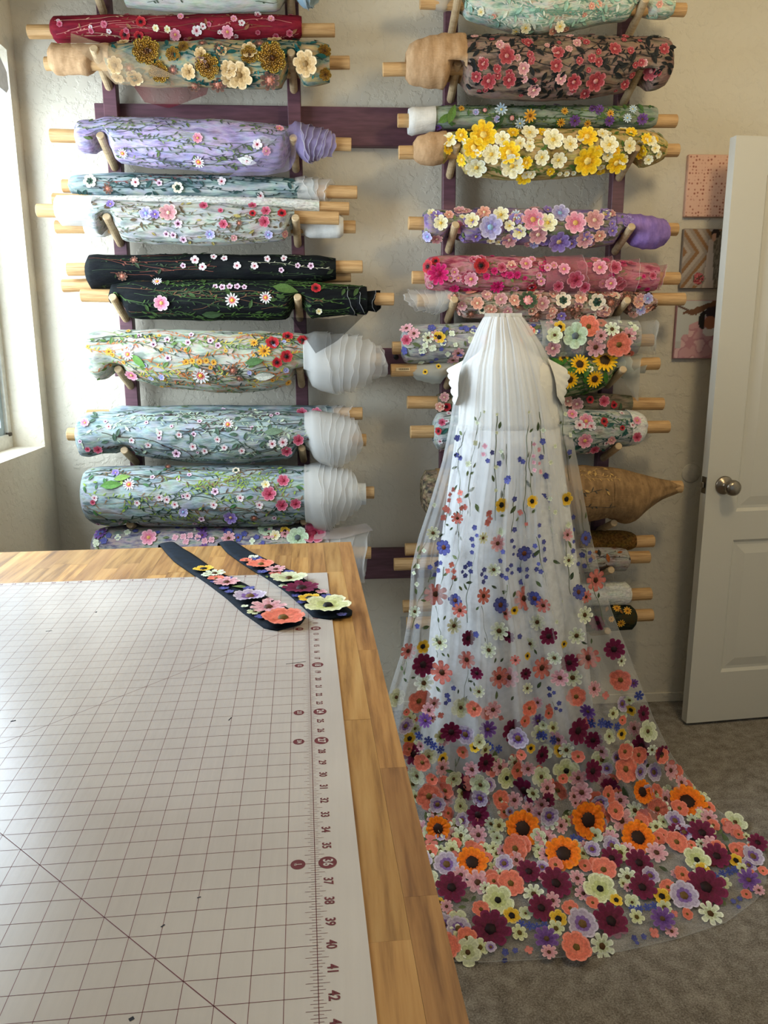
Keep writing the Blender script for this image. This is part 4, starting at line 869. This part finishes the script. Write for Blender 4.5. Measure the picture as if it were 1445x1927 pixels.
# second printed diagonal, rising towards the upper right corner of the grid
gr.make('grid_lines', [INK], mt)
tk = MB()
for i in range(0, 49*8):
    y = -i/8; ln = .34 if i % 8 == 4 else (.22 if i % 2 == 0 else .14)
    if i % 8 == 0: ln = .12
    strip(tk, (-ln*1.1, y), (ln*1.05 if i % 8 else .05, y), .014)
for i in range(0, 30*8):
    x_ = -i/8; ln = .26 if i % 8 == 4 else .15
    strip(tk, (x_, 0), (x_, ln), .02)
tk.make('ruler_ticks', [INK], mt)
def disc(mb, cx, cy, rx, ry, z, m=0, n=28): mb.add([tw(cx+rx*cos(2*pi*k/n), cy+ry*sin(2*pi*k/n), z) for k in range(n)], [list(range(n))], m)
def text_mesh(s, size):
    c = bpy.data.curves.new('number', 'FONT'); c.body = s; c.size = size; c.align_x = 'CENTER'; c.align_y = 'CENTER'; c.resolution_u = 3; c.offset = .012*size/.5
    o = bpy.data.objects.new('number', c); SC.collection.objects.link(o)
    dg = bpy.context.evaluated_depsgraph_get(); me = bpy.data.meshes.new_from_object(o.evaluated_get(dg)); bpy.data.objects.remove(o); return me
def put_text(s, cx, cy, size, rot, mat, z, sx=1.0):
    me = text_mesh(s, size); me.transform(Matrix.Scale(sx, 4, (1, 0, 0)))
    V = [(v.co.x*cos(rot)-v.co.y*sin(rot), v.co.x*sin(rot)+v.co.y*cos(rot)) for v in me.vertices]
    for v, (a, b_) in zip(me.vertices, V): v.co = tw(cx+a, cy+b_, z)
    me.materials.clear(); me.materials.append(mat); o = bpy.data.objects.new('printed_number', me); link(o, mt_sheet); return o
DISC = {12: '1/3', 18: '1/2', 24: '2/3', 27: '3/4', 36: '1'}
NX = .44
for n in range(1, 49):
    if n in DISC:
        mb = MB(); disc(mb, NX+.02, -n, .34, .34, MATZ+.00016); mb.make('number_disc', INK, mt)
        put_text(str(n), NX+.02, -n, .5, -pi/2, PALE, MATZ+.0003, .8)
        mb = MB(); disc(mb, -.62, -n, .27, .27, MATZ+.00016); mb.make('fraction_disc', INK, mt)
        put_text(DISC[n], -.60, -n, .3, -pi/2, PALE, MATZ+.0003, .8)
        if n == 36: put_text('YD', -.72, -n, .12, -pi/2, PALE, MATZ+.0003, .8)
    else: put_text(str(n), NX, -n, .47, -pi/2, INK, MATZ+.0002, .8)
for k in range(1, 30): put_text(str(k), -k, .42, .42, 0, INKL, MATZ+.0002, .85)
# old dark stains that show in the plastic, and a few pen marks
mk = MB()
for a, b_, w in (((371, 1690), (378, 1688), .05), ((303, 1745), (310, 1740), .06), ((243, 1920), (252, 1915), .12), ((86, 1188), (98, 1187), .08), ((180, 1153), (182, 1151), .1), ((430, 1356), (436, 1350), .06), ((538, 1250), (575, 1245), .05), ((20, 1358), (30, 1356), .12)):
    strip(mk, mat_in(*a), mat_in(*b_), w, MATZ+.0002)
mk.make('pen_mark', plain('#1c1a22', .7), mt)

# ------------------------------------------------------------------ ties
NAVY = cloth('navy_satin', ['#0a131c', '#0f1c2a'], (30, 30, 30), rough=.85, bump=.2)
def tie(label, L, Rr, tip, flowers, far):
    def rs(pl, n):
        pl = [Vector((*mat_in(*p), 0)) for p in pl]; d = [0]
        for a, b_ in zip(pl, pl[1:]): d.append(d[-1]+(b_-a).length)
        return [Vector((float(np.interp(q, d, [p.x for p in pl])), float(np.interp(q, d, [p.y for p in pl])), 0)) for q in np.linspace(0, d[-1], n)]
    n = 30; A = rs(L, n); B = rs(Rr, n); tp = Vector((*mat_in(*tip), 0))
    e = empty('necktie', tw(A[-1].x, A[-1].y, MATZ), label, 'necktie', 'flower-embroidered neckties')
    zt, m = MATZ+.0012, 6; V = []; Fc = []
    rows = []
    d0 = ((A[0]+B[0])/2-(A[2]+B[2])/2).normalized()
    pre = []
    for k, (ext, dz) in enumerate(((3.2, -.14), (2.2, -.075), (1.2, -.026), (.5, -.004))): pre.append((A[0]+d0*ext, B[0]+d0*ext, dz))
    allr = pre+[(a, b_, 0) for a, b_ in zip(A, B)]
    for a, b_, dz in allr: rows.append([tw(*(a+(b_-a)*j/m).xy, zt+dz+(.0018*sin(pi*min(1, max(0, j/m)))**.5)+(.001 if 0 < j < m else 0)) for j in range(m+1)])
    # pointed end
    a, b_ = A[-1], B[-1]; rows.append([tw(*((a+(b_-a)*j/m)*.35+(tp)*.65+ (b_-a)*(.20*(j/m-.5))).xy, zt+.003) for j in range(m+1)])
    k = m+1
    for r in rows: V += r
    Fc = [[i*k+j, i*k+j+1, (i+1)*k+j+1, (i+1)*k+j] for i in range(len(rows)-1) for j in range(m)]
    N = len(V); V += [Vector((p.x, p.y, p.z-.0028)) for p in V[:N]]
    Fc += [[N+q for q in reversed(f)] for f in list(Fc)]
    bd = [i*k for i in range(len(rows))]+[(len(rows)-1)*k+j for j in range(1, k)]+[i*k+m for i in range(len(rows)-2, -1, -1)]
    Fc += [[bd[i], bd[i+1], bd[i+1]+N, bd[i]+N] for i in range(len(bd)-1)]
    o = mesh('tie_blade', V, Fc, NAVY, e, True); bv = bvh_of(o)
    for X, Y, r, kk in flowers:
        x_, y_ = 300+X*.27682, 1040+Y*.27682; P, Nn = cast(bv, x_, y_)
        if P is None: P = atz(x_, y_, MATZ+.006); 
        Nn = Vector((0, 0, 1)); sz = r*.27682*px2m(P)
        if kk == 'g': stamp('leaf', leaf_mesh('#6a7a44'), o, P, Nn, sz, lift=.002)
        else: stamp('flower', flower_mesh(kk), o, P, Nn, sz*1.0, lift=.0022+.0016*(r > 100)+random.uniform(0, .001))
tie('navy tie with a large coral flower at its tip, lying on the mat',
    [(300, 1025), (312, 1040), (328, 1057), (366, 1083), (391, 1100), (425, 1126), (455, 1153), (497, 1183)],
    [(328, 1021), (345, 1033), (361, 1042), (405, 1073), (425, 1083), (463, 1100), (521, 1134), (575, 1163)], (548, 1188),
    [(300, 120, 65, 'Y'), (375, 150, 75, 'W'), (330, 160, 45, 'w'), (385, 185, 55, 'C'), (460, 185, 42, 'u'), (380, 205, 36, 'u'), (455, 212, 90, 'H'), (545, 240, 60, 'g'), (610, 250, 42, 'u'), (440, 250, 36, 'u'), (475, 275, 34, 'u'), (530, 275, 40, 'g'), (615, 312, 110, 'L'), (740, 330, 36, 'h'), (740, 388, 120, 'H'), (650, 412, 56, 'S'), (690, 442, 44, 'u'), (580, 372, 26, 'w'), (840, 462, 146, 'C'), (520, 200, 26, 'w')], 0)
tie('navy tie with a large cream anemone at its tip, nearer the table corner',
    [(412, 1022), (427, 1040), (452, 1058), (480, 1076), (510, 1095), (538, 1115), (566, 1140), (589, 1162)],
    [(441, 1019), (472, 1039), (516, 1060), (557, 1079), (600, 1109), (632, 1130), (663, 1150)], (650, 1168),
    [(590, 60, 42, 'C'), (655, 48, 46, 'u'), (640, 38, 36, 'w'), (690, 90, 88, 'C'), (700, 140, 38, 'u'), (790, 125, 70, 'H'), (790, 152, 46, 'k'), (880, 140, 38, 'u'), (880, 190, 118, 'a'), (965, 255, 120, 'B'), (1100, 275, 38, 'h'), (1140, 305, 44, 'u'), (1022, 320, 76, 'Y'), (930, 300, 34, 'u'), (965, 345, 34, 'u'), (840, 235, 32, 'w'), (1145, 380, 158, 'A'), (1240, 432, 36, 'u'), (730, 170, 24, 'g')], 0)

# ------------------------------------------------------------------ dress form, dress
YD = .80
t = NT('dress_lace'); v = t.coords(); vo = t.n('ShaderNodeTexVoronoi', i_Scale=60.0); t.l(v, vo.inputs['Vector'])
t.b.inputs['Base Color'].default_value = lin('#dcdbd5'); t.b.inputs['Roughness'].default_value = .8; t.bump(vo.outputs['Distance'], .5, .003); DLACE = t.m
SATIN = plain('#d2d4d6', .6)
def loft(rows, Yc, n=40, fold=0, seedv=0):
    V = []
    for (py, xl, xr, dep) in rows:
        A = aty(xl, py, Yc); B = aty(xr, py, Yc); c = (A+B)/2; hw = (B.x-A.x)/2
        for k in range(n):
            th = 2*pi*k/n; f = 1+fold*(py-800)/600*sin(th*9+seedv)*(1 if py > 830 else 0)
            sx = abs(cos(th))**.85*(1 if cos(th) >= 0 else -1); sy = abs(sin(th))**.85*(1 if sin(th) >= 0 else -1)
            V.append(Vector((c.x+hw*sx*f, c.y+dep*sy*f, c.z)))
    Fc = [[i*n+k, i*n+(k+1) % n, (i+1)*n+(k+1) % n, (i+1)*n+k] for i in range(len(rows)-1) for k in range(n)]
    Fc += [list(range(n-1, -1, -1)), [(len(rows)-1)*n+k for k in range(n)]]
    return MB().add(V, Fc)
fz = aty(950, 700, YD)
form = empty('dress_form', (fz.x, YD, 0), 'dress form on a stand, hidden under the white dress and veil', 'dress form')
FORM = plain('#bdb5a6', .8)
loft([(596, 925, 968, .035), (612, 922, 972, .04), (645, 916, 978, .05), (668, 896, 1000, .06), (690, 884, 1022, .08), (740, 880, 1036, .10), (820, 884, 1028, .09), (880, 878, 1038, .10)], YD).make('torso', FORM, form, True)
tz = aty(947, 596, YD); MB().lathe([(.034, 0), (.034, .004), (.026, .010), (.001, .011)], 20, 0, (tz.x, YD, tz.z-.002), (0, 0, 1)).make('neck_cap', plain('#1f1a18', .5), form, True)
MB().tube((fz.x, YD, .03), (fz.x, YD, .8), .014, 12).make('pole', plain('#2a2624', .4), form)
mb = MB(); mb.lathe([(.17, .0), (.17, .012), (.15, .022), (.03, .032), (.001, .032)], 28, 0, (fz.x, YD, 0)); mb.make('base', plain('#2a2624', .4), form)
dress = empty('wedding_dress', (fz.x, YD, 0), 'white lace dress with scalloped cap sleeves on the dress form under the veil', 'dress')
loft([(636, 921, 974, .048), (650, 915, 984, .055), (662, 903, 998, .068), (674, 886, 1016, .085), (690, 868, 1036, .105), (712, 862, 1046, .118), (745, 866, 1046, .122), (790, 864, 1050, .118), (806, 862, 1050, .118)], YD).make('bodice', DLACE, dress, True)
loft([(803, 860, 1050, .12), (840, 856, 1052, .13), (900, 848, 1060, .145), (1000, 836, 1074, .165), (1150, 818, 1092, .185), (1300, 806, 1104, .20), (1428, 798, 1112, .205)], YD, 72, .05).make('skirt', SATIN, dress, True)
for sgn, pl in ((-1, [(872, 678, 843, 693), (868, 690, 845, 705), (864, 705, 848, 722), (862, 722, 852, 742), (862, 745, 856, 762)]), (1, [(1030, 674, 1060, 690), (1036, 688, 1070, 706), (1042, 705, 1066, 724), (1046, 722, 1062, 742), (1048, 745, 1058, 762)])):
    V = []; Fc = []; nn = 20; m = 5
    for i in range(nn+1):
        f = i/nn*(len(pl)-1); a = min(int(f), len(pl)-2); ff = f-a; q = [pl[a][k]*(1-ff)+pl[a+1][k]*ff for k in range(4)]
        scal = 3.5*abs(sin(i/nn*pi*5))
        for layer in (0, 1):
            for j in range(m+1):
                s = j/m; x = q[0]+(q[2]+sgn*scal-q[0])*s; y = q[1]+(q[3]-q[1])*s
                V.append(aty(x, y, YD-.055-.05*sin(pi*(i/nn)*.5)*(1-s*.4)+.02*s+layer*.10))
    k = 2*(m+1)
    for i in range(nn):
        for j in range(m): Fc += [[i*k+j, i*k+j+1, (i+1)*k+j+1, (i+1)*k+j], [i*k+m+1+j, (i+1)*k+m+1+j, (i+1)*k+m+2+j, i*k+m+2+j]]
        Fc.append([i*k+m, i*k+2*m+1, (i+1)*k+2*m+1, (i+1)*k+m])
    mesh('cap_sleeve', V, Fc, DLACE, dress, True)

# ------------------------------------------------------------------ veil
ROWS = [  # py, left x, right x, centre depth y, extra depth at the edges
 (594, 913, 980, .745, .03), (600, 908, 986, .735, .04), (620, 897, 1000, .715, .06), (650, 884, 1020, .690, .09), (690, 866, 1040, .655, .12), (740, 855, 1058, .642, .14),
 (800, 846, 1072, .635, .15), (870, 832, 1086, .628, .16), (950, 808, 1100, .622, .16), (1010, 788, 1112, .617, .16), (1070, 774, 1126, .612, .15),
 (1150, 770, 1150, .604, .14), (1220, 758, 1178, .596, .12), (1290, 736, 1205, .575, .10), (1350, 722, 1228, .552, .10), (1420, 706, 1262, .512, .11),
 (1470, 698, 1298, .475, .13), (1520, 692, 1345, .425, .15), (1560, 690, 1395, .375, .15), (1590, 690, 1432, .335, .15), (1620, 693, 1444, .295, .15), (1660, 702, 1440, .235, .12),
 (1690, 715, 1425, .20, .08), (1735, 745, 1365, .2, 0), (1765, 775, 1275, .1, 0), (1790, 810, 1165, 0, 0), (1804, 835, 1020, 0, 0), (1810, 850, 900, 0, 0)]
rp = [r[0] for r in ROWS]
NVR, NAC = 190, 150
py_s = np.interp(np.linspace(0, 1, NVR+1), np.linspace(0, 1, len(rp)), rp)
V = []; dens = []
for j, py in enumerate(py_s):
    xl, xr, yc, ye = [float(np.interp(py, rp, [r[k] for r in ROWS])) for k in (1, 2, 3, 4)]
    amp = float(np.interp(py, [594, 640, 720, 900, 1150, 1350, 1480, 1560, 1810], [.003, .005, .010, .022, .032, .038, .03, .012, .003]))
    dn = float(np.interp(py, [594, 640, 700, 790, 900, 1050, 1300, 1810], [.92, .72, .5, .38, .31, .26, .24, .17]))
    for i in range(NAC+1):
        a = i/NAC; s = 2*a-1
        x = xl+(xr-xl)*a
        fo = sin(a*pi*13+.8*sin(py*.004))*.6+sin(a*pi*23+1.7+.5*sin(py*.006))*.35+.25*sin(a*pi*41)
        fo = math.copysign(abs(fo)**.8, fo)
        Y = yc+ye*abs(s)**2.6-amp*fo*(1 if abs(s) < .97 else .5)
        P = aty(x, py, Y)
        zf = .006+.004*(1+sin(a*29+py*.02))*float(np.interp(py, [1450, 1600], [1, .6]))
        if py > 1330:
            G = atz(x, py, zf); kk = .03
            # soft landing on the carpet
            h_ = P.z-zf; wgt = 1 if h_ < 0 else math.exp(-(h_/kk)**1.0)
            P = P.lerp(G, min(1, max(0, wgt))) if h_ >= 0 else G
        V.append(P); dens.append(dn*(1+.25*max(0, noise.noise(Vector((a*26, py*.002, 3))))))
Fc = [[j*(NAC+1)+i, j*(NAC+1)+i+1, (j+1)*(NAC+1)+i+1, (j+1)*(NAC+1)+i] for j in range(NVR) for i in range(NAC)]
veil = empty('bridal_veil', (fz.x, .45, 0), 'sheer white cathedral veil embroidered with bright flowers, trailing over the carpet', 'veil')
VT = tulle('veil_tulle', '#f0f1f2', .3, 'gather', .4)
vo_ = mesh('veil_tulle', V, Fc, VT, veil, True)
at = vo_.data.attributes.new('gather', 'FLOAT', 'POINT'); at.data.foreach_set('value', dens)
vb = bvh_of(vo_)
eb = MB()
for side in (0, NAC):
    P = [V[j*(NAC+1)+side]+Vector((0, -.002, .001)) for j in range(NVR+1)]; eb.ribbon(P, [Vector((0, -1, .3))]*len(P), .0018)
P = [V[NVR*(NAC+1)+i]+Vector((0, 0, .002)) for i in range(0, NAC+1, 3)]; eb.ribbon(P, [Vector((0, 0, 1))]*len(P), .0018)
eb.make('hem_binding', tul('#ecece8', .4), veil)
mb = MB()
for i in range(0, NAC+1, 3): mb.add([p+Vector((0, -.003, 0)) for p in (V[i]+Vector((-.003, 0, -.004)), V[i]+Vector((.003, 0, -.004)), V[i]+Vector((.0025, 0, .007)), V[i]+Vector((-.0025, 0, .007)))], [[0, 1, 2, 3]])
mb.make('gathered_comb_edge', plain('#e6e6e2', .7), veil)
GR = dict(A=(780, 560, .24914), B=(740, 880, .27682), C=(720, 1200, .27682), D=(1000, 1200, .30796), E=(780, 1500, .26298), F=(1100, 1500, .23875))
VF = {
'A': 'u 325,1060,26 320,1190,20 352,1213,20 577,1170,20 560,1230,20 797,1220,22 822,1237,20 977,1085,26 950,1205,22 1000,1343,26 1160,1165,22 640,1250,22 712,1360,22;w 478,943,18 450,1095,22 613,1020,14 660,1162,18 612,1278,18 977,1000,20 1050,1122,18 1020,1245,18 1130,880,18 1165,1040,18 410,1253,24 855,865,12 620,880,12 515,860,12;h 533,1120,20 525,1180,18 900,1105,15 928,1150,20 902,1195,15 905,1243,16 932,1250,15 910,1302,16 938,1315,20;g 400,1328,22 437,1325,22 880,1335,18',
'B': 'w 690,152,14 275,250,16 215,562,16 168,600,16 170,670,18 145,715,14 160,790,16 1070,210,16 1058,270,16 1010,303,14 1090,300,18 1180,385,24 1070,418,24 1075,770,20 1100,1045,16 1095,890,24 1130,905,18 735,435,30;u 783,87,26 1045,58,26 815,210,20 1018,190,22 1040,225,20 1015,255,16 560,407,20 538,483,18 548,527,16 540,573,16 575,460,14 815,418,20 800,495,16 812,535,14 752,570,18 735,630,18 808,585,12 983,390,16 1015,440,18 985,465,14 1013,503,18 968,530,18 1015,553,18 950,592,18 1018,625,20 968,685,18 1000,705,18 992,652,14 1215,335,18 1217,420,14 1217,500,14 1215,565,18 1290,590,22 1327,577,16 1332,625,18 1305,665,18 1250,652,16 290,648,24 330,648,16 250,675,18 315,697,18 272,727,18 522,650,22 530,700,18 484,672,18 484,730,18 460,705,14 612,690,18 590,722,16 632,742,16 603,775,18 770,690,16 795,660,16 745,730,18 772,745,18 800,712,14 858,690,22 900,690,18 900,735,18 862,775,20 170,1075,20 570,1130,24 850,1145,20;Y 727,252,50 1167,212,46 935,228,42 815,965,30 195,1210,46 1150,1195,26;k 463,170,20 455,222,20 460,270,18 493,270,20 403,145,18 378,180,15 370,220,16 352,275,24 375,290,18 335,335,22 640,310,20 655,300,16 632,372,24 655,345,18 390,657,20 376,700,18 413,703,18 407,742,18 870,300,20 905,380,14;K 437,340,40 287,852,78 603,870,56 880,885,80 455,965,50 765,985,46 1020,930,50 1365,762,74 1300,875,44 93,1240,56;W 268,442,46 600,475,40 1185,628,44 685,690,46 1290,1000,62 1240,1135,60 405,1070,56 320,1185,56 720,1105,64 655,1235,56 975,1045,56 145,975,40 930,1190,46;U 350,540,52 1297,480,46 883,578,52 427,898,46 720,930,54 968,882,54 1250,845,52;H 703,512,54 1172,455,44;B 1045,1135,60 490,1150,55 790,1140,44 1390,1050,50;g 508,38,22 540,36,20 495,190,30 573,275,34 812,285,34 955,295,22 745,325,22 372,390,18 395,415,16 517,780,26 685,810,22 750,845,30 990,790,30 1110,640,30 1043,750,26 820,860,24 155,840,26 205,902,20 575,955,20 310,1035,20 347,1020,18 215,1085,32 1300,1190,22 1343,1178,20 455,820,22 320,460,22',
'C': 'K 163,85,54 410,230,78 577,145,60 780,262,74 1070,200,76 1395,130,76 905,150,34;Y 263,50,44 972,120,28 178,680,44 398,820,44 632,740,36 1000,745,34 1200,760,46;B 262,172,80 1265,160,60 645,235,45 965,240,40 465,625,70 860,620,78 225,785,70 680,835,66 1055,785,60 1300,620,90 1420,680,60 565,1000,92 980,1020,92 1400,900,74 1115,1100,50 655,1195,76;W 390,35,50 722,80,56 280,305,64 1170,130,50 1290,265,64 655,362,42 975,340,40;H 865,265,70 345,440,46 745,485,58 1060,435,40 1205,265,60 610,890,56 985,885,50 430,1085,56 1350,1045,70 895,1100,54;C 230,412,82 635,470,54 980,470,54 1310,390,64 155,500,26 215,548,20 550,772,42 910,825,46 950,790,36 1330,800,44 312,1065,84 1200,1015,72 785,1095,60 825,1180,44;a 85,400,62 525,470,68 310,800,56 765,840,46 1115,760,50 240,930,64 670,990,74 1070,940,70;A 825,945,70 1240,890,88;L 135,585,60 575,645,68 930,670,72 535,1240,50 1120,1200,64;P 297,560,50 710,612,58 1050,560,46 1410,485,54;S 213,610,36 390,670,46 1150,610,44 655,680,32 785,1275,46 1235,1250,40;D 255,665,32 305,695,30 350,725,30 385,755,30 690,715,28 735,735,28 780,750,28 1050,660,30 1100,660,30 1150,690,30 1180,700,24;u 480,340,18 440,388,20 425,440,16 455,418,16 1138,340,18 1138,385,18 1165,370,14 1195,440,18 1205,490,14 1180,475,14;k 390,520,22 1120,470,24 805,540,18 955,590,18;g 160,290,22 205,270,18 150,240,16 415,115,18 445,120,16 762,153,20 810,150,18 1040,95,20 1085,90,18 600,295,18 625,315,16 600,350,18 885,410,22 770,390,30 380,350,26 1065,320,28 510,365,18 455,905,30 405,950,40',
'D': 'B 497,65,62 660,460,48 255,560,76 385,620,62 650,660,68 770,705,56 355,810,58 465,905,60 885,1205,56 1035,1210,80 1375,1270,56;W 540,140,34 630,1055,52;C 550,245,66 260,350,54 545,500,28 290,720,36 555,800,78 170,915,64 940,910,40 735,945,54 760,1035,64 1080,1045,36 660,1140,46 875,1265,66 1260,1210,34;P 620,275,28 375,430,56;H 370,310,50 620,550,48 840,810,54 300,940,54 905,885,44 540,990,50 1080,1110,52 540,1120,80;k 445,350,24;S 490,460,38 600,375,30 1040,980,40 760,1160,40 205,1120,40 1310,1220,22 480,1190,36;L 530,400,48 725,820,54 415,990,50 865,1135,60 95,1080,52;D 650,350,30 370,515,30 420,520,30 470,520,30 515,540,26;Y 612,435,36 540,585,36 170,685,40;a 700,570,66 465,600,46 570,680,54 425,740,74 825,955,48 1240,1135,66;O 655,945,70 945,1020,105 330,1110,104 640,1235,100;g 1150,1190,26 700,780,26',
'E': 'O 175,220,84 760,230,122 1220,160,122 1065,425,122 410,490,108;B 460,115,80 260,670,108 810,555,84 1000,640,112 895,815,94 545,970,138 1390,905,122 1400,460,76;L 340,175,44 225,505,92 950,120,70 310,965,86 1190,930,106 1400,360,62 910,510,50;H 460,270,62 450,620,90 930,300,80 720,460,58 985,750,56 230,790,46 960,1125,56 1160,590,58;C 280,230,42 290,340,42 680,640,94 1350,540,88 700,380,92 400,370,52 550,580,52 470,825,60 1110,820,56 270,870,46 1150,1100,104 1270,765,46 1215,500,46 520,440,36;A 1320,680,112 590,760,108;a 790,840,48 380,1120,94;S 600,200,44 570,255,38 500,380,46 565,375,46 570,515,46 605,480,40 890,390,46 1200,410,46 1200,460,38 1075,180,48 140,395,46 185,385,36 745,980,58 1010,950,58;D 1130,300,30 1180,310,30 760,920,30 820,930,30 870,940,30 930,930,30;W 850,705,74 1335,1070,86;Y 693,857,60 1027,882,62 1440,745,44;P 940,1040,88;u 645,1110,26 720,1110,22 640,1155,22;k 815,1105,30;g 360,740,30 420,730,30 1180,720,36 1150,660,34 340,790,30',
'F': 'A 870,520,104;Y 925,588,62 1185,510,58 605,795,66;C 755,635,64 1180,440,60 650,735,62 800,930,44 1270,775,40 1310,610,32 1400,590,38 145,590,80 710,375,92;B 1030,490,102 945,735,150 445,735,104 415,540,104 225,510,82;H 1025,420,74 685,1070,50 1370,745,44 560,450,84;L 1310,490,84 775,800,112 690,205,80;D 1020,630,32 1080,615,32 1130,595,32 1175,580,30 370,890,30 430,890,30 490,880,30 545,865,30;S 1235,575,50 1095,680,52 625,880,58 405,955,60 1440,550,24 300,690,40;P 1280,675,86 605,985,92;W 335,640,76 985,930,96;a 370,840,60;k 540,1080,40 700,930,28;u 385,1115,24 460,1108,24 410,1160,18 1165,830,22 1215,810,22 1210,875,18;g 620,570,40 700,700,40 1100,840,26'}
SKIPTALL = {'u', 'w', 'k', 'h', 'g'}
placed = []; nfl = 0
items = []
for gk, s in VF.items():
    ox, oy, sc_ = GR[gk]
    for part in s.split(';'):
        k, rest = part.split(' ', 1)
        for q in rest.split():
            a, b_, c = [float(z) for z in q.split(',')]; items.append((k, ox+a*sc_, oy+b_*sc_, c*sc_))
rng = random.Random(11)
for _ in range(290):      # small blossoms that crowd between the larger ones on the train
    y = rng.triangular(1300, 1720, 1560); xl = float(np.interp(y, rp, [r[1] for r in ROWS])); xr = float(np.interp(y, rp, [r[2] for r in ROWS]))
    items.append((rng.choice('CHSHHCCaWkgL'), rng.uniform(xl+15, xr-12), y, rng.uniform(8, 17)))
for _ in range(80):
    y = rng.uniform(1500, 1790); xl = float(np.interp(y, rp, [r[1] for r in ROWS])); items.append((rng.choice('CHSBaWOLgY'), rng.uniform(xl+8, xl+130), y, rng.uniform(9, 24)))
items_keep = []
lift_rng = random.Random(3)
SM = MB(); SMM = []
def joined(me, Mx):
    mp = []
    for m in me.materials:
        if m not in SMM: SMM.append(m)
        mp.append(SMM.index(m))
    b = len(SM.V); SM.V += [Mx @ v.co for v in me.vertices]
    for p in me.polygons: SM.F.append(tuple(i+b for i in p.vertices)); SM.M.append(mp[p.material_index])
for k, x, y, r in items:
    if any((x-a)**2+(y-b_)**2 < (.5*min(r, c))**2 and (k == kk or min(r, c) < 14) for kk, a, b_, c in placed): continue
    placed.append((k, x, y, r))
big = sorted([p[3] for p in placed if p[0] != 'g'], reverse=True); cut = big[min(290, len(big)-1)]
for k, x, y, r in placed:
    P, N = cast(vb, x, y)
    if P is None: continue
    sz = r*px2m(P)
    flat = min(1, max(0, (.12-P.z)/.12))
    N = (N+Vector((0, -1.1, 0))*(1-flat)+Vector((0, -.55, .35))*flat).normalized()
    lf = .0015+sz*.05+lift_rng.uniform(0, .002)+(.011 if k in 'BOACLP' and r > 14 else .003)
    if k == 'g': stamp('leaf', leaf_mesh(rng.choice(['#4c5a38', '#5d6a42', '#3f4c32'])), vo_, P, N, sz, spin=rng.uniform(0, 6.3), lift=.002)
    elif r > cut: stamp('flower', flower_mesh(k), vo_, P, N, sz, lift=lf, tilt=.12)
    else:
        o = stamp('flower', flower_mesh(k), vo_, P, N, sz, lift=lf, tilt=.12); joined(o.data, o.matrix_basis.copy()); bpy.data.objects.remove(o)
so = SM.make('small_blossoms', SMM, vo_, True); so['kind'] = 'stuff'
st = MB()
STEMS = [[(905, 775), (900, 800), (893, 830), (885, 875), (882, 930), (885, 980)], [(935, 780), (933, 820), (930, 880), (935, 1000)], [(880, 800), (870, 830), (862, 850), (862, 880), (865, 915)], [(993, 780), (992, 840), (990, 900), (985, 960), (990, 1000)], [(1014, 775), (1018, 830), (1028, 860)], [(1055, 760), (1062, 830), (1075, 920)], [(970, 900), (965, 960), (962, 1010)], [(865, 885), (866, 950), (860, 1000), (862, 1010)], [(845, 930), (838, 1000), (835, 1010)], [(870, 950), (862, 1000), (865, 1040), (850, 1090), (848, 1115)], [(820, 1140), (830, 1190), (822, 1225), (825, 1240)], [(905, 1140), (912, 1190), (920, 1230)], [(955, 1100), (950, 1150), (945, 1180)], [(1040, 1010), (1036, 1050), (1042, 1090), (1058, 1130)], [(1060, 990), (1068, 1060), (1075, 1130)], [(800, 1105), (785, 1140), (775, 1190)], [(940, 960), (955, 900)], [(985, 1030), (978, 1080), (990, 1130)], [(1010, 1010), (1020, 1070), (1030, 1110)], [(895, 1040), (885, 1090), (878, 1130), (880, 1180)], [(805, 1015), (785, 1050), (780, 1090)], [(952, 835), (955, 880), (950, 930)], [(1000, 830), (995, 880), (1000, 930), (992, 960)], [(882, 1260), (875, 1300), (868, 1345)], [(865, 1420), (855, 1450), (858, 1500)], [(765, 1245), (762, 1270)], [(1040, 1320), (1048, 1350)], [(810, 1075), (806, 1100)], [(830, 1100), (838, 1060)], [(1090, 940), (1098, 1000), (1105, 1060), (1120, 1120), (1140, 1180)]]
for pl in STEMS:
    Ps = []; Ns = []
    for a, b_ in zip(pl, pl[1:]):
        for q in range(6):
            P, N = cast(vb, a[0]+(b_[0]-a[0])*q/6+1.2*sin(q), a[1]+(b_[1]-a[1])*q/6)
            if P is not None: Ps.append(P+N*.002); Ns.append(N)
    st.ribbon(Ps, Ns, .0024)
    for q in range(3, len(Ps)-1, 5):
        if rng.random() < .7: stamp('leaf', leaf_mesh(rng.choice(['#4c5a38', '#6b7650', '#3f4c32'])), vo_, Ps[q]+Vector((rng.choice((-1, 1))*.009, 0, 0)), Ns[q], rng.uniform(.008, .014), spin=rng.uniform(.3, 2.8), lift=.002)
so = st.make('stems', [thread('#5d6644')], vo_); so['kind'] = 'stuff'

# ------------------------------------------------------------------ ceiling lamp above the right of the room
lp = empty('ceiling_lamp', (1.15, -.25, ZC), 'round warm ceiling lamp above the room', 'lamp')
MB().lathe([(.001, 0), (.16, 0), (.16, -.02), (.15, -.03), (.001, -.03)], 32, 0, (1.15, -.25, ZC)).make('lamp_base', WHITE, lp, True)
t = NT('lamp_glow'); t.b.inputs['Base Color'].default_value = (.9, .85, .7, 1); t.b.inputs['Emission Color'].default_value = lin('#ffe0a8'); t.b.inputs['Emission Strength'].default_value = 3
MB().lathe([(.14, -.03), (.14, -.05), (.11, -.08), (.06, -.095), (.001, -.10)], 32, 0, (1.15, -.25, ZC)).make('lamp_shade', t.m, lp, True)
l = bpy.data.lights.new('lamp_light', 'POINT'); l.energy = 26; l.color = (1, .80, .48); l.shadow_soft_size = .14
lo = bpy.data.objects.new('lamp_light', l); lo.location = (1.15, -.25, ZC-.26); SC.collection.objects.link(lo)
